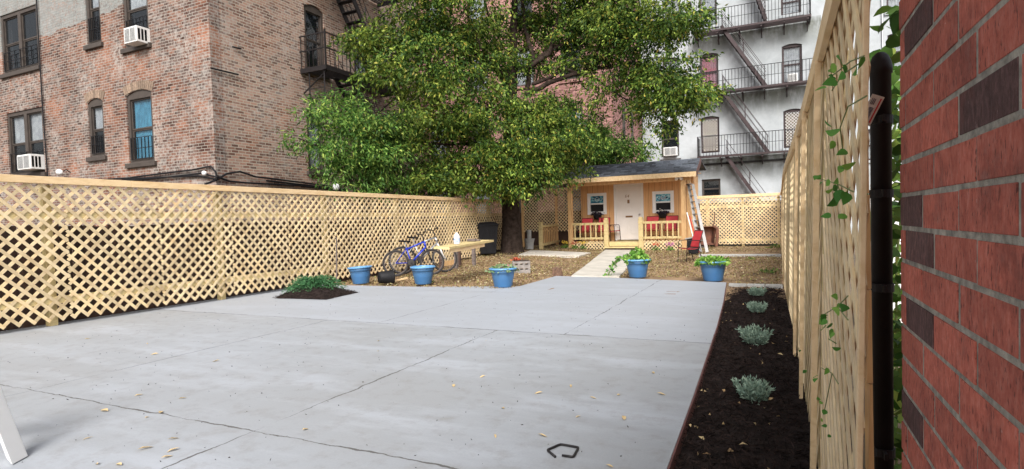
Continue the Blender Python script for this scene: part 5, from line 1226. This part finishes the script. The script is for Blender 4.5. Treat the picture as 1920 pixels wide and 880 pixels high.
# perforated block with red top
q_ = G(974,512); e = empty('concrete_block', (q_.x,q_.y+.1,.0), 'perforated grey concrete block planter with bits of red on top', 'block', local=True)
mb = MB(); 
for z0_, z1_ in ((-.02,.07),(.10,.18),(.21,.26)): mb.box(-.2,.2,-.14,.14,z0_,z1_)
for x_ in (-.2,-.085,.03,.145):
    for z0_, z1_ in ((.0701,.0999),(.1801,.2099)): mb.box(x_,x_+.055,-.138,.138,z0_,z1_)
mb.build('shell', M['stone2'], e, bevel=.006)
mb = MB(); mb.box(-.17,.17,-.11,.11,.2605,.28); mb.build('soil', M['potsoil'], e)
C = rng.normal(size=(60,3))*np.array([.05,.04,.015])+np.array([-.09,0,.29]); leafcloud('blossom', C, .05, .04, rng.normal(size=(60,3)), M['flred'], e); e.rotation_euler = (0,0,R(28))
for px, py, lab, sz in ((1443,512,'small green weed on the soil near the right end of the edging blocks',.9), (1456,470,'dark green weed at the corner of the back fence',1.3), (806,529,'little green weed in front of the white bicycle',.6), (1408,490,'faint weed on the soil below the long curb',.6)):
    q_ = G(px, py); e = empty('weed', (q_.x,q_.y,gz(q_.x,q_.y)-.01), lab, 'weed', 'weeds in the yard soil', local=True); e.scale = (sz,)*3
    plant_in(e, M['leafb'], 90, .22, .14, .0, (.04,.10), (.015,.03), up=.8)
# stump
q_ = G(1045,516); mb = MB(); P_ = []
for k, (r_, z_) in enumerate(((.115,-.02),(.105,.05),(.10,.12),(.095,.155))):
    for j in range(14): a_ = j*2*math.pi/14; rr = r_*(1+.12*math.sin(j*2.3+k*.3)+.05*math.sin(j*5)); mb.v.append((rr*math.cos(a_), rr*math.sin(a_), z_+(.02*math.sin(j*1.7) if k == 3 else 0)))
for i in range(3):
    for j in range(14): mb.f.append((i*14+j,i*14+(j+1)%14,(i+1)*14+(j+1)%14,(i+1)*14+j))
mb.f.append(tuple(range(42,56))); mb.mi = [0]*len(mb.f); o = mb.build('tree_stump', pbr('stump_wood', (.13,.075,.05), .9, .4, 20, .6)); o.location = (q_.x,q_.y,0); tag(o, 'short ragged brown stump at the edge of the slab left of the path', 'stump')
# paving blocks closing the mulch bed, and the long curb
xs_ = [G(1367,534).x, G(1401,534.5).x, G(1435,535).x, G(1468,536).x]
for k, lab in enumerate(('pale edging block touching the slab at the end of the mulch bed','middle one of three edging blocks at the end of the mulch bed','edging block at the end of the mulch bed nearest the right fence')):
    mb = MB(); mb.box(xs_[k]+.004, xs_[k+1]-.004, 9.87, 9.99, -.1, .03); o = mb.build('edging_block', M['curb'], bevel=.008); tag(o, lab, 'block', 'edging blocks closing the mulch bed')
y0_ = 16.2; mb = MB(); mb.box(-1.95, .1, y0_, y0_+.14, -.05, .11); o = mb.build('curb', M['curb'], bevel=.01); tag(o, 'long low concrete curb across the soil behind the red chair', 'curb')
mb = MB(); n = 14
for i in range(n):
    for j in range(2): pass
mb.box(-1.9, .1, y0_+.141, 20.9, -.05, .085); o = mb.build('raised_soil', M['soil']); tag(o, kind='structure')
# step ladder
e = empty('ladder', (-2.0, 17.5, .1), 'grey aluminium ladder leaning against the right side of the shed', 'ladder')
ba = PY(1326,474,17.3); tp = PY(1299,346,18.6); off_ = Vector((-.20,.30,0))
mb = MB(); ba.z = max(.1,ba.z)
for k in (0,1): mb.beam(ba+off_*k*1.15, tp+off_*k*.8, .03, .085, up=(1,0,0))
for k in range(10): s_ = (k+.7)/10.5; mb.beam((ba).lerp(tp,s_), (ba+off_*1.15).lerp(tp+off_*.8,s_), .06, .03)
mb.build('rails', M['alu'], e)
if 0:
  mb = MB(); b2_ = ba+Vector((.12,.15,0)); mb.beam(b2_, tp+Vector((.02,.05,0)), .025, .05, up=(1,0,0)); mb.beam(b2_+off_, tp+Vector((.02,.05,0))+off_*.8, .025, .05, up=(1,0,0)); mb.build('rear_legs', M['alu'], e)
mb = MB(); mb.beam(tp+Vector((-.06,-.05,.02)), tp+off_+Vector((0,0,.02)), .12, .03); mb.build('top_cap', M['greywood'], e)
# black tub with sticks
q_ = PY(1301,476,17.0); e = empty('black_tub', (q_.x,17.0,.08), 'black tub with grey lid edge holding long sticks beside the shed', 'tub', local=True)
mb = MB(); mb.hexa([(-.13,-.12,0),(.13,-.12,0),(.13,.12,0),(-.13,.12,0),(-.18,-.16,.44),(.18,-.16,.50),(.18,.16,.50),(-.18,.16,.44)]); mb.build('body', M['black'], e, bevel=.015)
mb = MB(); mb.beam((-.2,-.18,.44),(.2,-.18,.51), .03,.03); mb.beam((-.2,.18,.44),(.2,.18,.51), .03,.03); mb.beam((-.2,-.18,.44),(-.2,.18,.44), .03,.03); mb.build('rim', M['alu'], e)
for k, (mt, lab) in enumerate((('whitepaint','white stick leaning out of the black tub'),('redcloth','red and white stick leaning out of the black tub'),('alu','grey pole leaning out of the black tub'))):
    mb = MB(); x_ = q_.x-.02+.07*k; mb.tube([(x_+.10,17.02,.12),(x_-.16,17.05+.03*k,1.28-.1*k)], .016, 7); o = mb.build('garden_stick', M[mt]); tag(o, lab, 'stick', 'sticks in the black tub')
# wheelbarrow tipped up against the back fence
q_ = PY(1322,466,20.3); e = empty('wheelbarrow', (q_.x,20.3,.1), 'rusty brown wheelbarrow tipped upright against the back lattice fence', 'wheelbarrow', local=True)
mb = MB()
outer = [(-.30,0,.08),(.30,0,.08),(.36,.0,.70),(-.36,.0,.70)]; inner = [(-.20,.26,.15),(.20,.26,.15),(.26,.20,.62),(-.26,.20,.62)]
mb.add(outer+inner, [(0,1,5,4),(1,2,6,5),(2,3,7,6),(3,0,4,7),(4,5,6,7)]); o = mb.build('tray', M['rust'], e); sm_ = o.modifiers.new('solid','SOLIDIFY'); sm_.thickness = .012
mb = MB(); mb.tube([tuple(Vector(p_)) for p_ in outer+outer[:1]], .014, 7)
for s in (-1,1): mb.tube([(s*.12,.30,.0),(s*.26,.29,.5),(s*.33,.22,.95),(s*.34,.18,1.15)], .018, 7)
mb.build('handles', M['rust'], e)
mb = MB(); mb.lathe([(0,-.035),(.10,-.035),(.15,-.03),(.17,0),(.15,.03),(.10,.035),(0,.035)], 20, (0,.34,.14), axis=Matrix.Rotation(R(90),3,'Y')); mb.build('wheel', M['rubber'], e, smooth=True)
mb = MB(); mb.tube([(.36,-.06,.02),(.40,-.06,.35),(.40,-.03,.62),(.30,.0,.70)], .055, 8); mb.build('leg', M['rust'], e)
e.rotation_euler = (0,0,R(8))
# white cans stacked by the trunk
q_ = PY(993,470,17.6); q_.z = gz(q_.x,17.6)
for k, (w_6, d_6, z0_, z1_, lab) in enumerate(((.15,.11,0,.24,'lower weathered white bucket beside the tree trunk'), (.18,.13,.241,.36,'wide white tray resting on the lower bucket by the trunk'), (.08,.07,.361,.66,'tall narrow white can on top of the stack by the trunk'))):
    mb = MB(); mb.lathe([(0,z0_),(w_6*.85,z0_),(w_6*.9,z0_+.01),(w_6,z1_-.02),(w_6*1.05,z1_-.015),(w_6*1.05,z1_),(0,z1_)], 20); o = mb.build('white_bucket', M['curb'], smooth=False); o.location = (q_.x,17.6,q_.z); tag(o, lab, 'bucket')
# wooden stake with board left of the left-hand tub
q_ = G(632,536); mb = MB(); mb.beam((q_.x-.12,q_.y+.12,.0),(q_.x-.15,q_.y+.2,.95), .018,.018); o = mb.build('wooden_stake', M['greywood']); tag(o, 'thin grey stake standing at the lattice behind the leftmost tub', 'stake')
q_ = G(735,530); mb = MB(); mb.beam((q_.x,q_.y,.02),(q_.x+.12,q_.y+.35,.06), .05,.025); o = mb.build('wood_offcut', M['pineboard']); tag(o, 'pale wood offcut on the soil between two blue tubs', 'offcut')
# bent black rod on the slab
pts_ = [G(*p_,.008) for p_ in ((1041,856.5),(1026,844),(1051,833),(1085,839),(1075,857),(1054,854))]
mb = MB(); out = []
for i, p_ in enumerate(pts_):
    if 0 < i < len(pts_)-1:
        out += [p_.lerp(pts_[i-1],.12), p_.lerp(pts_[i-1],.03).lerp(pts_[i+1],.03), p_.lerp(pts_[i+1],.12)]
    else: out.append(p_)
mb.tube([tuple(p_) for p_ in out], .0062, 8); o = mb.build('bent_rod', M['blackmetal'], smooth=True); tag(o, 'black rod bent into an open pentagon lying on the slab', 'rod')
LEAF_LABELS = ['curled tan leaf nearest the crack at the far left of the slab', 'tan dry leaf, second from the white trestle along its row', 'dry leaf right of the pair below the long front crack', 'lowest dry leaf of the pair at front left', 'large dry leaf at the bottom edge near the white trestle', 'second large dry leaf at the bottom edge of the photo', 'pale leaf lying just on the front crack at the left', 'pale leaf just above the front crack, second from left', 'small leaf left of centre halfway up the front slab', 'small leaf alone in the middle of the left slab bay', 'small leaf between the front crack and the left slab bay centre', 'leaf resting against the front crack near its left third', 'leaf on the front crack near the crossing of two joints', 'brown leaf alone in the centre of the front right bay', 'pale leaf in the front right bay above the black rod', 'leaf nearest above the black bent rod', 'leaf right of the black bent rod towards the mulch bed', 'dark leaf left of the black bent rod', 'dark leaf farthest left of the pair beside the black rod', 'leaf just left of the lengthwise joint in the upper front bay', 'leaf beside the lengthwise joint near the cross joint', 'tiny pale leaf at the right of the front bay centre', 'tiny pale leaf near the mulch bed in the front bay', 'tiny leaf between two pale ones above the black rod', 'pale leaf near the foot of the left lattice fence', 'pale leaf in the upper left bay near the left fence', 'small twiggy leaf right of the pair below the front crack', 'small leaf under the front crack in its middle stretch', 'tiny leaf at the bottom edge right of the black rod', 'dark little leaf in the middle of the front right bay', 'dark little leaf just below the cross joint', 'dark little leaf below the cross joint, nearer the camera', 'leaf beyond the cross joint towards the blue tubs', 'leaf near the mulch edge just below the cross joint', 'leaf near the mulch edge above the black rod level']
# fallen leaves on the slab, one object each
spots = [(165,823),(273,842),(313,858),(325,845),(182,871),(223,872),(196,771),(275,783),(290,665),(405,678),(343,748),(302,774),(572,806),(851,724),(943,766),(1084,782),(1170,785),(1017,818),(929,819),(709,659),(709,640),(1070,725),(1160,741),(1112,747),(164,636),(276,645),(325,824),(260,742),(1143,875),(1010,738),(912,639),(905,707),(640,552),(1225,700),(1240,740)]
lm = MB()
for k in range(5): pass
lv_ = [(-.5,0,.0),(-.2,.22,.10),(.15,.20,.16),(.5,.02,.03),(.15,-.2,.12),(-.2,-.2,.05),(-.15,0,.02),(.2,0,.05)]
lm.add([(x_*.06,y_*.06,z_*.06+.003) for x_, y_, z_ in lv_], [(0,6,1),(1,6,7,2),(2,7,3),(3,7,4),(4,7,6,5),(5,6,0)])
first = lm.build('fallen_leaf', M['dryleaf'], recalc=False)
tag(first, 'small curled dry leaf lying on the grey concrete slab', 'leaf', 'dry leaves on the slab')
for k, (x_, y_) in enumerate(spots):
    o = first if k == 0 else first.copy()
    if k: col.objects.link(o)
    o['label'] = LEAF_LABELS[k]; o.location = G(x_, y_, .002); s_ = random.uniform(.35,1.15) if k > 6 else random.uniform(.8,1.3); o.scale = (s_,s_*random.uniform(.5,1),s_); o.rotation_euler = (random.uniform(-.2,.2),random.uniform(-.2,.2),random.uniform(0,6.28))
def fgrit():
    x = random.uniform(-8, -.6); y = 1.2+7.2*random.random()**1.4; return (x, y, .003)
tag(chips('grit', 700, fgrit, M['chip'], (.004,.018), (.003,.008)), 'tiny dark crumbs of grit and bark sprinkled over the slab', 'grit')
# white board leaning in at the left edge
e = empty('trestle', G(20,870), 'thick bright white leg of a low trestle slanting in at the bottom left corner', 'trestle')
A = G(53,857); B = G(8,882); up_ = Vector((-.36,-.12,1.0)); wv_ = (B-A)
mb = MB(); sd2 = wv_.normalized()*.11; dp = Vector((-.12,.03,0))
a0 = A+Vector((0,0,.004)); 
mb.hexa([a0, a0+sd2, a0+sd2+dp, a0+dp, a0+up_*.62, a0+sd2+up_*.62, a0+sd2+dp+up_*.62, a0+dp+up_*.62]); mb.build('leg', M['whitepaint'], e, bevel=.004)
t0 = a0+sd2*.5+dp*.5+up_*.60; mb = MB(); mb.beam(t0, (t0.x-.30, t0.y-.12, .0), .11, .04, up=(0,1,0)); mb.build('leg', M['whitepaint'], e)
# white floodlights above the fence on the brick house and behind
for px, py, Y_, lab in ((116,322,LY-.15,'white lamp head on the brick house just above the fence on the far left'),):
    q_ = PY(px, py, Y_); e = empty('wall_lamp', q_, lab, 'lamp', local=True)
    mb = MB(); mb.lathe([(0,0),(.05,0),(.09,.12),(0,.12)], 14, (0,0,0), axis=Matrix.Rotation(R(110),3,'X') @ Matrix.Rotation(R(30),3,'Y')); mb.build('lamp_head', M['whitepaint'], e, smooth=True)
    mb = MB(); mb.tube([(.05,.0,.0),(.12,.05,.05),(.14,.14,-.02)], .015, 6); mb.build('bracket', M['black'], e)
q_ = PX(630,351,-10.2); mb = MB(); mb.lathe([(0,-.09),(.07,-.06),(.09,0),(.07,.07),(0,.09)], 14); o = mb.build('lamp_globe', M['whitepaint'], smooth=True); o.location = q_; tag(o, 'small white globe peeping over the fence under the low tree', 'lamp')
